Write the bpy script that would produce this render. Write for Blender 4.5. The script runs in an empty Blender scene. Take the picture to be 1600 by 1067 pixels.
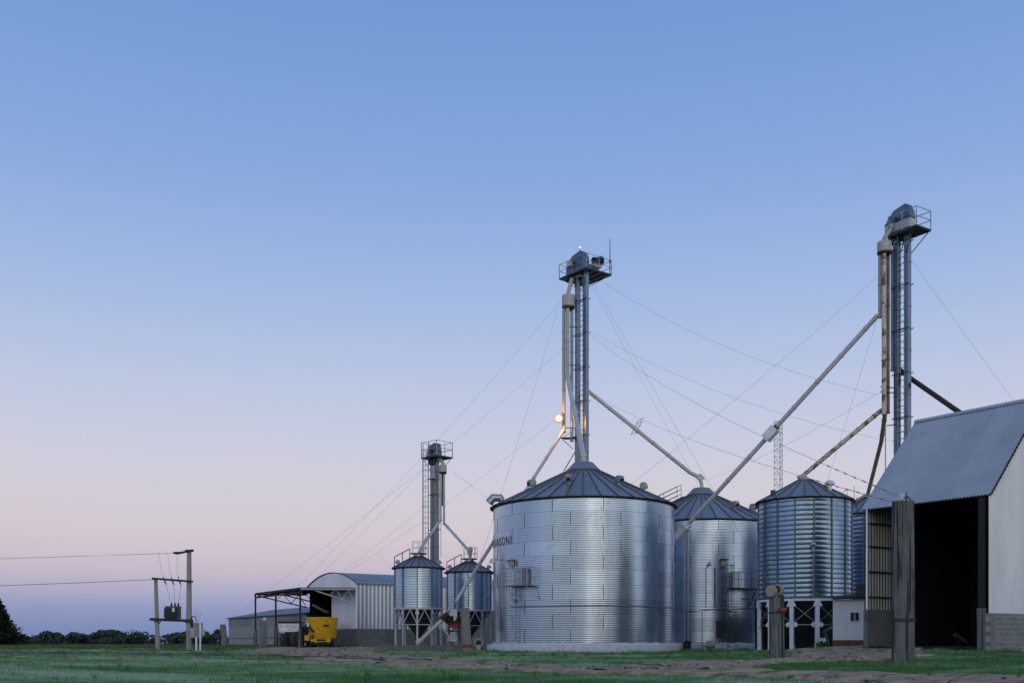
import bpy, math, random
import numpy as np
from mathutils import Vector, Matrix

random.seed(7)
rng = np.random.default_rng(7)
S = bpy.context.scene
COL = S.collection
PI = math.pi
R = math.radians

# ------------------------------------------------------------------ camera
F = 1600.0            # focal length in photo pixels
HZ = 1004.0           # horizon row in the photo
CH = 0.55             # camera height
cd = bpy.data.cameras.new("camera")
cd.sensor_width = 36.0
cd.lens = 36.0
cd.shift_y = (HZ - 533.5) / 1600.0
cd.clip_start = 0.1
cd.clip_end = 9000.0
cam = bpy.data.objects.new("camera", cd)
COL.objects.link(cam)
cam.location = (0, 0, CH)
cam.rotation_euler = (R(90), 0, 0)
S.camera = cam

# ------------------------------------------------------------------ dusk sky
W = bpy.data.worlds.new("World")
S.world = W
W.use_nodes = True
nt = W.node_tree
nt.nodes.clear()
N, L = nt.nodes.new, nt.links.new


def lin(c):
    return tuple(((x / 255.0) / 12.92 if x <= 10 else (((x / 255.0) + 0.055) / 1.055) ** 2.4) for x in c)


tc = N("ShaderNodeTexCoord")
sep = N("ShaderNodeSeparateXYZ")
L(tc.outputs["Generated"], sep.inputs[0])


def sky_ramp(stops):
    r = N("ShaderNodeValToRGB")
    r.color_ramp.interpolation = 'B_SPLINE'
    e = r.color_ramp.elements
    while len(e) < len(stops):
        e.new(0.5)
    for el, (p, c) in zip(e, stops):
        el.position = p
        el.color = (*c, 1)
    L(sep.outputs[2], r.inputs[0])
    return r


# opposite the sun: earth shadow, belt of Venus, blue above
front = sky_ramp([(0.0, lin((116, 134, 178))), (0.018, lin((129, 143, 185))), (0.034, lin((149, 155, 192))), (0.049, lin((175, 172, 199))),
                  (0.064, lin((194, 184, 201))), (0.083, lin((205, 194, 204))), (0.105, lin((211, 201, 208))), (0.15, lin((209, 206, 218))),
                  (0.215, lin((196, 203, 226))), (0.30, lin((167, 189, 228))), (0.40, lin((138, 170, 221))),
                  (0.53, lin((110, 151, 213))), (0.70, lin((102, 140, 203))), (1.0, lin((105, 138, 195)))])
# towards the set sun: warm glow low, pale above
back = sky_ramp([(0.0, (2.10, 1.55, 1.25)), (0.06, (2.45, 2.10, 1.90)), (0.14, (2.50, 2.42, 2.50)),
                 (0.26, (1.95, 2.15, 2.55)), (0.42, (1.10, 1.38, 1.95)), (0.62, (0.52, 0.70, 1.12)),
                 (0.80, (0.26, 0.38, 0.66)), (1.0, lin((105, 138, 195)))])
# azimuth factor towards the glow (behind the camera, a little to its +x side)
GLOW_AZ = R(12)
dot = N("ShaderNodeVectorMath")
dot.operation = 'DOT_PRODUCT'
L(tc.outputs["Generated"], dot.inputs[0])
dot.inputs[1].default_value = (math.sin(GLOW_AZ), -math.cos(GLOW_AZ), 0)
mr = N("ShaderNodeMapRange")
mr.interpolation_type = 'SMOOTHERSTEP'
mr.inputs["From Min"].default_value = 0.0
mr.inputs["From Max"].default_value = 1.0
L(dot.outputs["Value"], mr.inputs["Value"])
mx = N("ShaderNodeMix")
mx.data_type = 'RGBA'
L(mr.outputs[0], mx.inputs["Factor"])
L(front.outputs[0], mx.inputs["A"])
L(back.outputs[0], mx.inputs["B"])
bg = N("ShaderNodeBackground")
bg.inputs["Strength"].default_value = 1.0
L(mx.outputs["Result"], bg.inputs["Color"])
wo = N("ShaderNodeOutputWorld")
L(bg.outputs[0], wo.inputs["Surface"])

sd = bpy.data.lights.new("sun", 'SUN')
sd.energy = 0.26
sd.angle = R(26)
sd.color = (1.0, 0.80, 0.62)
so = bpy.data.objects.new("sun", sd)
COL.objects.link(so)
_d = Vector((-math.sin(GLOW_AZ), math.cos(GLOW_AZ), -math.tan(R(5))))
so.rotation_euler = _d.to_track_quat('-Z', 'Y').to_euler()
so.location = (20, -60, 30)

S.view_settings.view_transform = 'Standard'
S.view_settings.look = 'None'
S.view_settings.exposure = 0.0
S.view_settings.gamma = 1.0
S.cycles.max_bounces = 8
S.cycles.sample_clamp_indirect = 4.0


# ------------------------------------------------------------------ terrain height
def sstep(a, b, x):
    t = np.clip((x - a) / (b - a), 0, 1)
    return t * t * (3 - 2 * t)


def gz(x, y):
    x = np.asarray(x, float)
    y = np.asarray(y, float)
    z = 0.40 * np.exp(-(((x - 17.2) / 3.6) ** 2 + ((y - 47.5) / 8.5) ** 2) / 1.0 * 0.8)
    z = z + 0.165 * sstep(54, 76, y) * sstep(1.5, -2.5, x)
    z = z + 0.10 * sstep(60, 70, y) * sstep(-2.5, 1.5, x)
    z = z - 1.6 * sstep(110, 380, y)
    z = z + 0.018 * np.sin(x * 0.9 + 1.3) * np.sin(y * 0.55) + 0.012 * np.sin(x * 2.1 - y * 1.3)
    return z


def G(x, y):
    return float(gz(x, y))


def P(px, py, Y):
    return Vector(((px - 800.0) / F * Y, Y, CH + (HZ - py) / F * Y))


def PX(px, Y):
    return (px - 800.0) / F * Y


# ------------------------------------------------------------------ materials
MATS = {}


def mat(name, base, rough=0.6, metal=0.0, base2=None, nscale=2.0, stretch=(1, 1, 1), lo=0.35, hi=0.65, bump=0.0, bscale=20.0,
        tone=0.0, rvar=0.0, spec=0.5, stain=None, sscale=1.0, slo=0.6, shi=0.75, sstretch=(1, 1, 1), detail=5.0):
    m = bpy.data.materials.new(name)
    MATS[name] = m
    m.use_nodes = True
    t = m.node_tree
    b = t.nodes["Principled BSDF"]
    b.inputs["Roughness"].default_value = rough
    b.inputs["Metallic"].default_value = metal
    b.inputs["Specular IOR Level"].default_value = spec
    n, l = t.nodes.new, t.links.new
    tx = n("ShaderNodeTexCoord")

    def noise(scale, st, det=detail):
        mp = n("ShaderNodeMapping")
        mp.inputs["Scale"].default_value = st
        l(tx.outputs["Object"], mp.inputs[0])
        q = n("ShaderNodeTexNoise")
        q.inputs["Scale"].default_value = scale
        q.inputs["Detail"].default_value = det
        q.inputs["Roughness"].default_value = 0.6
        l(mp.outputs[0], q.inputs["Vector"])
        return q.outputs["Fac"]

    def remap(s, a, c, o0=0.0, o1=1.0):
        q = n("ShaderNodeMapRange")
        q.inputs["From Min"].default_value = a
        q.inputs["From Max"].default_value = c
        q.inputs["To Min"].default_value = o0
        q.inputs["To Max"].default_value = o1
        l(s, q.inputs["Value"])
        return q.outputs[0]

    def mix(f, a, c, mode='MIX'):
        q = n("ShaderNodeMix")
        q.data_type = 'RGBA'
        q.blend_type = mode
        if hasattr(f, "node"):
            l(f, q.inputs["Factor"])
        else:
            q.inputs["Factor"].default_value = f
        for k, v in (("A", a), ("B", c)):
            if hasattr(v, "node"):
                l(v, q.inputs[k])
            else:
                q.inputs[k].default_value = (*v, 1)
        return q.outputs["Result"]

    b2 = base2 if base2 else tuple(x * 0.72 for x in base)
    nf = noise(nscale, stretch)
    c = mix(remap(nf, lo, hi), base, b2)
    if stain:
        c = mix(remap(noise(sscale, sstretch), slo, shi), c, stain)
    if tone:
        at = n("ShaderNodeAttribute")
        at.attribute_name = "tone"
        v = remap(at.outputs["Fac"], 0, 1, 1 - tone, 1 + tone)
        cc = n("ShaderNodeCombineColor")
        for k in range(3):
            l(v, cc.inputs[k])
        c = mix(1.0, c, cc.outputs[0], 'MULTIPLY')
    l(c, b.inputs["Base Color"])
    if rvar:
        l(remap(noise(nscale * 1.7, stretch), 0.3, 0.7, rough - rvar, rough + rvar), b.inputs["Roughness"])
    if bump:
        bp = n("ShaderNodeBump")
        bp.inputs["Strength"].default_value = bump
        bp.inputs["Distance"].default_value = 0.02
        l(noise(bscale, (1, 1, 1)), bp.inputs["Height"])
        l(bp.outputs[0], b.inputs["Normal"])
    return m


def brick_mat(name, c1, c2, mortar, bw=0.4, bh=0.2, msize=0.012, axis='X', dirt=(0.05, 0.06, 0.05)):
    m = bpy.data.materials.new(name)
    MATS[name] = m
    m.use_nodes = True
    t = m.node_tree
    n, l = t.nodes.new, t.links.new
    b = t.nodes["Principled BSDF"]
    b.inputs["Roughness"].default_value = 0.9
    tx = n("ShaderNodeTexCoord")
    br = n("ShaderNodeTexBrick")
    l(tx.outputs["UV"], br.inputs["Vector"])
    br.inputs["Color1"].default_value = (*c1, 1)
    br.inputs["Color2"].default_value = (*c2, 1)
    br.inputs["Mortar"].default_value = (*mortar, 1)
    br.inputs["Scale"].default_value = 1.0
    br.inputs["Mortar Size"].default_value = msize
    br.inputs["Brick Width"].default_value = bw
    br.inputs["Row Height"].default_value = bh
    nz = n("ShaderNodeTexNoise")
    nz.inputs["Scale"].default_value = 1.3
    nz.inputs["Detail"].default_value = 6
    l(tx.outputs["Object"], nz.inputs["Vector"])
    mp = n("ShaderNodeMapRange")
    mp.inputs["From Min"].default_value = 0.45
    mp.inputs["From Max"].default_value = 0.75
    mp.inputs["To Max"].default_value = 0.8
    l(nz.outputs["Fac"], mp.inputs["Value"])
    q = n("ShaderNodeMix")
    q.data_type = 'RGBA'
    l(mp.outputs[0], q.inputs["Factor"])
    l(br.outputs["Color"], q.inputs["A"])
    q.inputs["B"].default_value = (*dirt, 1)
    l(q.outputs["Result"], b.inputs["Base Color"])
    bp = n("ShaderNodeBump")
    bp.inputs["Strength"].default_value = 0.5
    bp.inputs["Distance"].default_value = 0.01
    bp.invert = True
    l(br.outputs["Fac"], bp.inputs["Height"])
    l(bp.outputs[0], b.inputs["Normal"])
    return m


GALV = mat("galvanised_sheet", (0.47, 0.57, 0.69), 0.245, 0.88, (0.40, 0.495, 0.605), 0.8, (1, 1, 0.25), 0.3, 0.7, tone=0.10, rvar=0.04, stain=(0.33, 0.40, 0.48), sscale=5.0, sstretch=(1, 1, 0.06), slo=0.58, shi=0.85)
GALV2 = mat("galvanised_sheet_blue", (0.27, 0.36, 0.47), 0.25, 0.86, (0.215, 0.29, 0.385), 0.9, (1, 1, 0.3), 0.3, 0.7, tone=0.12, rvar=0.04, stain=(0.17, 0.23, 0.31), sscale=5.0, sstretch=(1, 1, 0.06), slo=0.60, shi=0.85)
SEAM = mat("sheet_seam", (0.10, 0.12, 0.15), 0.55, 0.6)
ROOFM = mat("silo_roof_sheet", (0.25, 0.265, 0.285), 0.46, 0.45, (0.20, 0.213, 0.23), 0.9, (1, 1, 1), 0.3, 0.7, tone=0.10, rvar=0.05)
RIB = mat("roof_rib", (0.12, 0.13, 0.15), 0.55, 0.5)
EAVE = mat("eave_trim", (0.035, 0.04, 0.05), 0.6, 0.3)
VENT = mat("vent_sheet", (0.26, 0.29, 0.33), 0.45, 0.7, (0.2, 0.22, 0.25), 4)
DUCT = mat("duct_sheet", (0.42, 0.45, 0.50), 0.42, 0.9, (0.32, 0.35, 0.40), 5)
BEIGE = mat("beige_collar", (0.42, 0.38, 0.28), 0.6)
CONC = mat("concrete", (0.20, 0.20, 0.195), 0.9, 0, (0.13, 0.13, 0.125), 1.8, (1, 1, 0.5), 0.3, 0.7, bump=0.4, stain=(0.07, 0.07, 0.066), sscale=3, sstretch=(1, 1, 0.12), slo=0.56, shi=0.75)
CONCW = mat("whitewashed_concrete", (0.62, 0.63, 0.67), 0.9, 0, (0.47, 0.48, 0.51), 2.5, (1, 1, 1), 0.3, 0.7, bump=0.4, stain=(0.24, 0.22, 0.20), sscale=4, slo=0.62, shi=0.76)
CONCD = mat("weathered_concrete", (0.20, 0.21, 0.20), 0.92, 0, (0.095, 0.098, 0.088), 3.0, (1.5, 1.5, 0.5), 0.3, 0.7, bump=0.6, bscale=30, stain=(0.035, 0.037, 0.035), sscale=9, sstretch=(1, 1, 0.035), slo=0.53, shi=0.58)
POLEC = mat("pole_concrete", (0.36, 0.35, 0.33), 0.9, 0, (0.27, 0.262, 0.245), 2.2, (1, 1, 0.4), 0.3, 0.7, bump=0.3)
CONCP = mat("pale_concrete", (0.24, 0.225, 0.20), 0.9, 0, (0.17, 0.16, 0.145), 2.2, (1, 1, 0.4), 0.3, 0.7, bump=0.4)
TRUNK = mat("elevator_casing", (0.21, 0.275, 0.345), 0.36, 0.85, (0.16, 0.215, 0.275), 1.3, (1, 1, 0.4), 0.3, 0.7, rvar=0.06)
HEADM = mat("elevator_head", (0.13, 0.18, 0.24), 0.45, 0.7, (0.09, 0.12, 0.17), 2)
STEEL = mat("dark_steel", (0.06, 0.065, 0.075), 0.5, 0.7)
GSTEEL = mat("galvanised_bar", (0.36, 0.39, 0.43), 0.45, 0.9)
CONCM = mat("plain_concrete", (0.165, 0.175, 0.168), 0.92, 0, (0.105, 0.112, 0.106), 1.1, (1, 1, 1), 0.3, 0.7, bump=0.3, stain=(0.075, 0.08, 0.072), sscale=1.6, slo=0.55, shi=0.75)
STIFF = mat("stiffener_steel", (0.15, 0.19, 0.24), 0.45, 0.6)
SCASE = mat("grey_casing", (0.30, 0.335, 0.35), 0.5, 0.4, (0.22, 0.25, 0.265), 1.5, (1, 1, 0.4))
LEGM = mat("galvanised_leg", (0.46, 0.49, 0.53), 0.45, 0.35, (0.38, 0.41, 0.45), 3)
GRATE = mat("platform_grating", (0.30, 0.32, 0.37), 0.6, 0.5)
WPIPE = mat("white_pipe", (0.50, 0.50, 0.51), 0.45, 0.0, (0.40, 0.40, 0.40), 1.2, (1, 1, 1), stain=(0.16, 0.10, 0.06), sscale=2.0, slo=0.70, shi=0.78)
RPIPE = mat("rusting_pipe", (0.56, 0.52, 0.45), 0.55, 0.0, (0.45, 0.40, 0.33), 2, (1, 1, 1), stain=(0.16, 0.065, 0.02), sscale=2.2, slo=0.5, shi=0.6)
RUST = mat("rusted_pipe", (0.17, 0.085, 0.035), 0.75, 0.0, (0.28, 0.22, 0.15), 1.6, (1, 1, 0.6), 0.45, 0.7)
BROWN = mat("brown_pipe", (0.045, 0.022, 0.012), 0.7, 0, (0.025, 0.014, 0.01), 3)
OCHRE = mat("ochre_pipe", (0.30, 0.21, 0.11), 0.7, 0, (0.42, 0.36, 0.27), 2, (1, 1, 0.5), stain=(0.12, 0.055, 0.02), sscale=3, slo=0.6, shi=0.7)
CAN = mat("distributor_paint", (0.40, 0.40, 0.40), 0.5, 0, (0.31, 0.31, 0.30), 3, stain=(0.16, 0.10, 0.06), sscale=6, slo=0.64, shi=0.75)
WHITE = mat("white_paint", (0.80, 0.81, 0.84), 0.5, 0, (0.68, 0.69, 0.72), 2, stain=(0.42, 0.40, 0.37), sscale=3, slo=0.66, shi=0.8)
WHITEW = mat("white_wall", (0.80, 0.82, 0.87), 0.85, 0, (0.70, 0.72, 0.77), 1.6, (1, 1, 0.4), 0.3, 0.7, bump=0.2, stain=(0.42, 0.43, 0.44), sscale=4, sstretch=(1, 1, 0.15), slo=0.64, shi=0.8)
WSHEET = mat("white_sheet", (0.89, 0.89, 0.90), 0.45, 0.0, (0.77, 0.775, 0.79), 0.8, (1, 1, 0.3), tone=0.04, stain=(0.55, 0.54, 0.52), sscale=4, sstretch=(1, 1, 0.06), slo=0.66, shi=0.85)
RSHEET = mat("corrugated_roof", (0.44, 0.455, 0.48), 0.45, 0.3, (0.37, 0.385, 0.41), 0.8, (1, 1, 1), 0.3, 0.7, tone=0.05, rvar=0.05, stain=(0.27, 0.285, 0.31), sscale=2.2, sstretch=(1, 1, 1), slo=0.60, shi=0.80)
GSHEET = mat("galvanised_cladding", (0.56, 0.61, 0.67), 0.30, 0.85, (0.46, 0.51, 0.57), 0.7, (1, 1, 0.4), 0.3, 0.7, tone=0.10)
GSHEETP = mat("weathered_cladding", (0.24, 0.27, 0.30), 0.5, 0.35, (0.19, 0.215, 0.24), 0.5, (1, 1, 0.4), 0.3, 0.7, tone=0.10)
DARK = mat("shade_black", (0.014, 0.012, 0.010), 0.95, 0, (0.009, 0.008, 0.007), 1)  # near-black, standing in for shade inside sheds and openings
BLACKS = mat("black_steel", (0.018, 0.017, 0.018), 0.6, 0.3)
HOPC = mat("hopper_cone", (0.055, 0.06, 0.068), 0.5, 0.6, (0.035, 0.04, 0.045), 2)
RUBBER = mat("rubber", (0.02, 0.02, 0.02), 0.85, 0, (0.035, 0.033, 0.03), 8)
TYREDUST = mat("dusty_tyre", (0.075, 0.07, 0.062), 0.95, 0, (0.04, 0.038, 0.034), 6)
YEL = mat("yellow_paint", (0.80, 0.43, 0.010), 0.42, 0, (0.70, 0.37, 0.01), 1.5, (1, 1, 1), stain=(0.20, 0.12, 0.03), sscale=2.5, slo=0.62, shi=0.78)
RED = mat("red_paint", (0.40, 0.03, 0.02), 0.5)
REDR = mat("red_band", (0.28, 0.035, 0.03), 0.7)
BLUE = mat("blue_paint", (0.03, 0.09, 0.28), 0.4)
GREEN = mat("green_plastic", (0.02, 0.13, 0.05), 0.5)
PURE = mat("off_white", (0.75, 0.75, 0.74), 0.5)
GREY = mat("grey_box_paint", (0.24, 0.27, 0.30), 0.5, 0.2, (0.19, 0.21, 0.24), 3)
LGREY = mat("light_grey_box", (0.45, 0.46, 0.48), 0.5, 0, (0.36, 0.37, 0.39), 3)
TRAFO = mat("transformer_paint", (0.045, 0.065, 0.095), 0.4, 0.2)
LETTER = mat("black_lettering", (0.012, 0.012, 0.014), 0.6)
GLASSD = mat("dark_glass", (0.02, 0.024, 0.03), 0.1, 0.0)
TIMBER = mat("dark_timber", (0.05, 0.042, 0.035), 0.9, 0, (0.03, 0.026, 0.022), 5)
REDBRICK = brick_mat("red_brick", (0.25, 0.070, 0.030), (0.20, 0.055, 0.024), (0.14, 0.09, 0.06), 0.24, 0.07, 0.01, dirt=(0.03, 0.03, 0.02))
BLOCK = brick_mat("concrete_block", (0.24, 0.25, 0.235), (0.16, 0.17, 0.16), (0.34, 0.33, 0.30), 0.4, 0.2, 0.014, dirt=(0.20, 0.20, 0.18))
BLOCKD = brick_mat("grey_block", (0.15, 0.16, 0.155), (0.11, 0.12, 0.115), (0.12, 0.125, 0.12), 0.4, 0.2, 0.012)
BLOCKP = brick_mat("pale_block", (0.33, 0.34, 0.35), (0.27, 0.28, 0.29), (0.28, 0.29, 0.29), 0.4, 0.2, 0.012, dirt=(0.22, 0.23, 0.23))
WIRE = mat("wire", (0.22, 0.24, 0.28), 0.5, 0.5)


def lamp_mat(name, col, st):
    m = bpy.data.materials.new(name)
    m.use_nodes = True
    b = m.node_tree.nodes["Principled BSDF"]
    b.inputs["Emission Color"].default_value = (*col, 1)
    b.inputs["Emission Strength"].default_value = st
    return m


LAMP = lamp_mat("lit_flood_lamp", (1.0, 0.80, 0.50), 6.0)
BEACON = lamp_mat("lit_beacon", (1.0, 0.86, 0.75), 1.6)

# ------------------------------------------------------------------ mesh builder
ROOTM = {}


class MB:
    def __init__(self):
        self.v, self.f, self.m, self.t, self.uv = [], [], [], [], {}
        self.mi = 0
        self.tone = 0.5

    def add(self, vs, fs, tones=None):
        o = len(self.v)
        self.v.extend([tuple(p) for p in vs])
        for k, q in enumerate(fs):
            self.f.append([o + i for i in q])
            self.m.append(self.mi)
            self.t.append(self.tone if tones is None else tones[k])

    def box(self, c, s, rz=0.0, M=None):
        x, y, z = s[0] / 2, s[1] / 2, s[2] / 2
        Mx = M if M is not None else Matrix.Rotation(rz, 3, 'Z')
        vs = [Vector(c) + Mx @ Vector(p) for p in ((-x, -y, -z), (x, -y, -z), (x, y, -z), (-x, y, -z), (-x, -y, z), (x, -y, z), (x, y, z), (-x, y, z))]
        self.add(vs, [(0, 3, 2, 1), (4, 5, 6, 7), (0, 1, 5, 4), (1, 2, 6, 5), (2, 3, 7, 6), (3, 0, 4, 7)])
        return self

    def bar(self, a, b, w, h=None, up=(0, 0, 1)):
        a, b = Vector(a), Vector(b)
        d = b - a
        n = d.normalized()
        u = Vector(up)
        if abs(n.dot(u)) > 0.98:
            u = Vector((1, 0, 0))
        s = n.cross(u).normalized()
        q = s.cross(n).normalized()
        M = Matrix((s, n, q)).transposed()
        return self.box((a + b) / 2, (w, d.length, h or w), M=M)

    def cyl(self, a, b, r, r1=None, n=12, cap=True):
        return self.tube([a, b], [r, r if r1 is None else r1], n, cap)

    def tube(self, pts, r, n=8, cap=True):
        pts = [Vector(p) for p in pts]
        if not isinstance(r, (list, tuple)):
            r = [r] * len(pts)
        rings = []
        ref = None
        for i, p in enumerate(pts):
            if i == 0:
                d = pts[1] - p
            elif i == len(pts) - 1:
                d = p - pts[i - 1]
            else:
                d = (pts[i + 1] - p).normalized() + (p - pts[i - 1]).normalized()
            d.normalize()
            if ref is None:
                ref = Vector((0, 0, 1)) if abs(d.z) < 0.95 else Vector((1, 0, 0))
            s = d.cross(ref).normalized()
            q = s.cross(d).normalized()
            ref = q if abs(q.dot(d)) < 0.99 else ref
            rings.append([p + (s * math.cos(2 * PI * k / n) + q * math.sin(2 * PI * k / n)) * r[i] for k in range(n)])
        vs = [v for g in rings for v in g]
        fs = []
        for i in range(len(rings) - 1):
            for k in range(n):
                k2 = (k + 1) % n
                fs.append((i * n + k, i * n + k2, (i + 1) * n + k2, (i + 1) * n + k))
        if cap:
            fs.append(tuple(range(n - 1, -1, -1)))
            o = (len(rings) - 1) * n
            fs.append(tuple(range(o, o + n)))
        self.add(vs, fs)
        return self

    def lathe(self, prof, n=48, c=(0, 0, 0), tonef=None, a0=0.0, a1=2 * PI):
        full = abs(a1 - a0 - 2 * PI) < 1e-6
        cols = n if full else n + 1
        vs = []
        for (r, z) in prof:
            for k in range(cols):
                a = a0 + (a1 - a0) * k / n
                vs.append((c[0] + r * math.sin(a), c[1] - r * math.cos(a), c[2] + z))
        fs, ts = [], []
        for i in range(len(prof) - 1):
            for k in range(n):
                k2 = (k + 1) % cols
                fs.append((i * cols + k, i * cols + k2, (i + 1) * cols + k2, (i + 1) * cols + k))
                ts.append(tonef(i, k) if tonef else self.tone)
        self.add(vs, fs, ts)
        return self

    def prism(self, poly, o, ax, ay, az, d):
        """polygon in (ax, ay) extruded along az by d"""
        o, ax, ay, az = Vector(o), Vector(ax), Vector(ay), Vector(az)
        n = len(poly)
        a = [o + ax * p[0] + ay * p[1] for p in poly]
        b = [p + az * d for p in a]
        fs = [tuple(range(n - 1, -1, -1)), tuple(range(n, 2 * n))]
        for k in range(n):
            k2 = (k + 1) % n
            fs.append((k, k2, n + k2, n + k))
        self.add(a + b, fs)
        return self

    def sheet(self, o, u, ulen, v, v0, v1, nrm, pitch=0.2, amp=0.02, kind='trap', vs=1, tonew=1.0, half=False):
        """corrugated sheet: profile along u (length ulen); ribs run along v from v0(s) to v1(s)"""
        o, u, v, nrm = Vector(o), Vector(u), Vector(v), Vector(nrm)
        if kind == 'sine':
            prof = [(k / 6.0, math.sin(2 * PI * k / 6.0)) for k in range(6)]
        else:
            prof = [(0.0, -1), (0.55, -1), (0.68, 1), (0.87, 1)]
        s, ss = 0.0, []
        i = 0
        while True:
            done = False
            for (a, h) in prof:
                x = (i + a) * pitch
                if x >= ulen:
                    done = True
                    break
                ss.append((x, h))
            if done:
                break
            i += 1
        ss.append((ulen, -1 if kind != 'sine' else 0))
        f0 = v0 if callable(v0) else (lambda q: v0)
        f1 = v1 if callable(v1) else (lambda q: v1)
        base = len(ss)
        vsx = []
        for j in range(vs + 1):
            for (x, h) in ss:
                t = f0(x) + (f1(x) - f0(x)) * j / vs
                vsx.append(o + u * x + v * t + nrm * (amp * h))
        fs, ts = [], []
        tw = {}
        for j in range(vs):
            for k in range(base - 1):
                fs.append((j * base + k, j * base + k + 1, (j + 1) * base + k + 1, (j + 1) * base + k))
                key = int(ss[k][0] / tonew)
                tw.setdefault(key, random.random())
                ts.append(tw[key])
        self.add(vsx, fs, ts)
        return self

    def build(self, name, mats, parent=None, smooth=None, uv=None, world=True, origin=None):
        if not isinstance(mats, (list, tuple)):
            mats = [mats]
        V = self.v
        if parent is not None:
            Mr = ROOTM[parent]
            if world:
                Mi = Mr.inverted()
                V = [tuple(Mi @ Vector(p)) for p in V]
        elif origin is not None:
            o = Vector(origin)
            V = [tuple(Vector(p) - o) for p in V]
        me = bpy.data.meshes.new(name)
        me.from_pydata(V, [], self.f)
        for m in mats:
            me.materials.append(m)
        if len(mats) > 1:
            me.polygons.foreach_set("material_index", self.m)
        a = me.attributes.new("tone", 'FLOAT', 'FACE')
        a.data.foreach_set("value", self.t)
        if uv:
            lay = me.uv_layers.new(name="uv")
            for lp in me.loops:
                lay.data[lp.index].uv = uv(Vector(self.v[lp.vertex_index]))
        if smooth:
            me.shade_smooth()
            me.set_sharp_from_angle(angle=R(smooth))
        ob = bpy.data.objects.new(name, me)
        COL.objects.link(ob)
        if parent is not None:
            ob.parent = parent
            ROOTM[ob] = ROOTM[parent]
        elif origin is not None:
            ob.location = origin
        return ob


def tag(o, label, cat, group=None, kind=None):
    if label:
        o["label"] = label
    if cat:
        o["category"] = cat
    if group:
        o["group"] = group
    if kind:
        o["kind"] = kind
    return o


def thing(name, label, cat, loc, rz=0.0, group=None):
    o = bpy.data.objects.new(name, None)
    o.empty_display_size = 0.3
    COL.objects.link(o)
    o.location = loc
    o.rotation_euler = (0, 0, rz)
    ROOTM[o] = Matrix.Translation(Vector(loc)) @ Matrix.Rotation(rz, 4, 'Z')
    return tag(o, label, cat, group)


def copy_tree(o, parent=None):
    c = o.copy()
    COL.objects.link(c)
    if parent is not None:
        c.parent = parent
    ROOTM[c] = ROOTM[parent if parent is not None else o]
    for ch in list(o.children):
        copy_tree(ch, c)
    return c


def structure(o):
    o["kind"] = "structure"
    return o


# ------------------------------------------------------------------ dirt track lines (world x, y, half width)
def gp(px, y, z=0.0):
    Y = (CH - z) * F / (y - HZ)
    return (PX(px, Y), Y)


TR1 = [(16.0, 8.0, 1.6), (*gp(1600, 1070), 1.5), (*gp(1300, 1058), 1.6), (*gp(1000, 1049), 1.8), (*gp(800, 1044), 1.8), (*gp(700, 1038), 1.9),
       (*gp(600, 1031), 2.2), (*gp(520, 1023.5), 2.6), (-11.0, 56.0, 3.4), (-12.6, 66.0, 4.0), (-14.0, 76.0, 4.2), (-15.8, 84.0, 3.6)]
TR2 = [(*gp(1010, 1050), 1.4), (*gp(1110, 1037), 1.7), (9.2, 31.0, 2.2), (12.2, 36.5, 2.6), (14.6, 43.0, 2.8), (15.6, 49.0, 2.4), (15.4, 53.0, 1.4)]
TR3 = [(*gp(640, 1033), 1.2), (-9.0, 42.0, 1.1), (*gp(300, 1022), 1.1), (*gp(0, 1019.5), 1.3), (-60.0, 66.0, 1.5)]
TRACKS = [TR1, TR2, TR3]


def resample(tr, step):
    pts = np.array(tr)
    d = np.r_[0, np.cumsum(np.hypot(np.diff(pts[:, 0]), np.diff(pts[:, 1])))]
    s = np.arange(0, d[-1], step)
    x, y, w = (np.interp(s, d, pts[:, k]) for k in range(3))
    k = np.ones(9) / 9
    if len(x) > 20:
        xp, yp = np.pad(x, 4, mode='edge'), np.pad(y, 4, mode='edge')
        x, y = np.convolve(xp, k, 'valid'), np.convolve(yp, k, 'valid')
    return x, y, w


TS = [resample(t, 0.3) for t in TRACKS]


def wob(x, y, s=0):
    return 0.5 * np.sin(x * 1.7 + s) * np.sin(y * 1.1 + 2 * s) + 0.3 * np.sin(x * 3.9 + y * 2.7 + s) + 0.2 * np.sin(x * 7.3 - y * 5.1)


def track_dist(x, y):
    """signed: <0 inside a track"""
    best = np.full(x.shape, 99.0)
    for (tx, ty, tw) in TS:
        for k in range(0, len(tx), 2):
            best = np.minimum(best, np.hypot(x - tx[k], y - ty[k]) - tw[k])
    return best + 0.35 * wob(x, y)


# ------------------------------------------------------------------ ground sheet
def build_ground():
    ys = [-400, -200, -100, -50, -25, -12, -5, 0] + list(np.geomspace(3.0, 130, 190)) + list(np.geomspace(138, 6000, 36))
    us = np.linspace(-1, 1, 150)
    ys = np.array(ys, float)
    vs = []
    for y in ys:
        w = max(40.0, abs(y) * 0.75 + 22)
        if y > 130:
            w = y * 1.4
        xs = us * w
        z = gz(xs, np.full_like(xs, y))
        vs.append(np.stack([xs, np.full_like(xs, y), z], 1))
    V = np.concatenate(vs)
    n = len(us)
    i, j = np.meshgrid(np.arange(len(ys) - 1), np.arange(n - 1), indexing='ij')
    a = (i * n + j).ravel()
    Fc = np.stack([a, a + 1, a + n + 1, a + n], 1)
    me = bpy.data.meshes.new("ground")
    me.from_pydata(V.tolist(), [], Fc.tolist())
    me.shade_smooth()
    m = mat("ground_turf", (0.080, 0.130, 0.066), 0.95, 0, (0.120, 0.170, 0.120), 0.35, (1, 1, 1), 0.35, 0.65, bump=0.8, bscale=8,
            stain=(0.050, 0.038, 0.027), sscale=0.55, slo=0.60, shi=0.72, spec=0.1)
    me.materials.append(m)
    o = bpy.data.objects.new("ground", me)
    COL.objects.link(o)
    structure(o)


build_ground()


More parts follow.
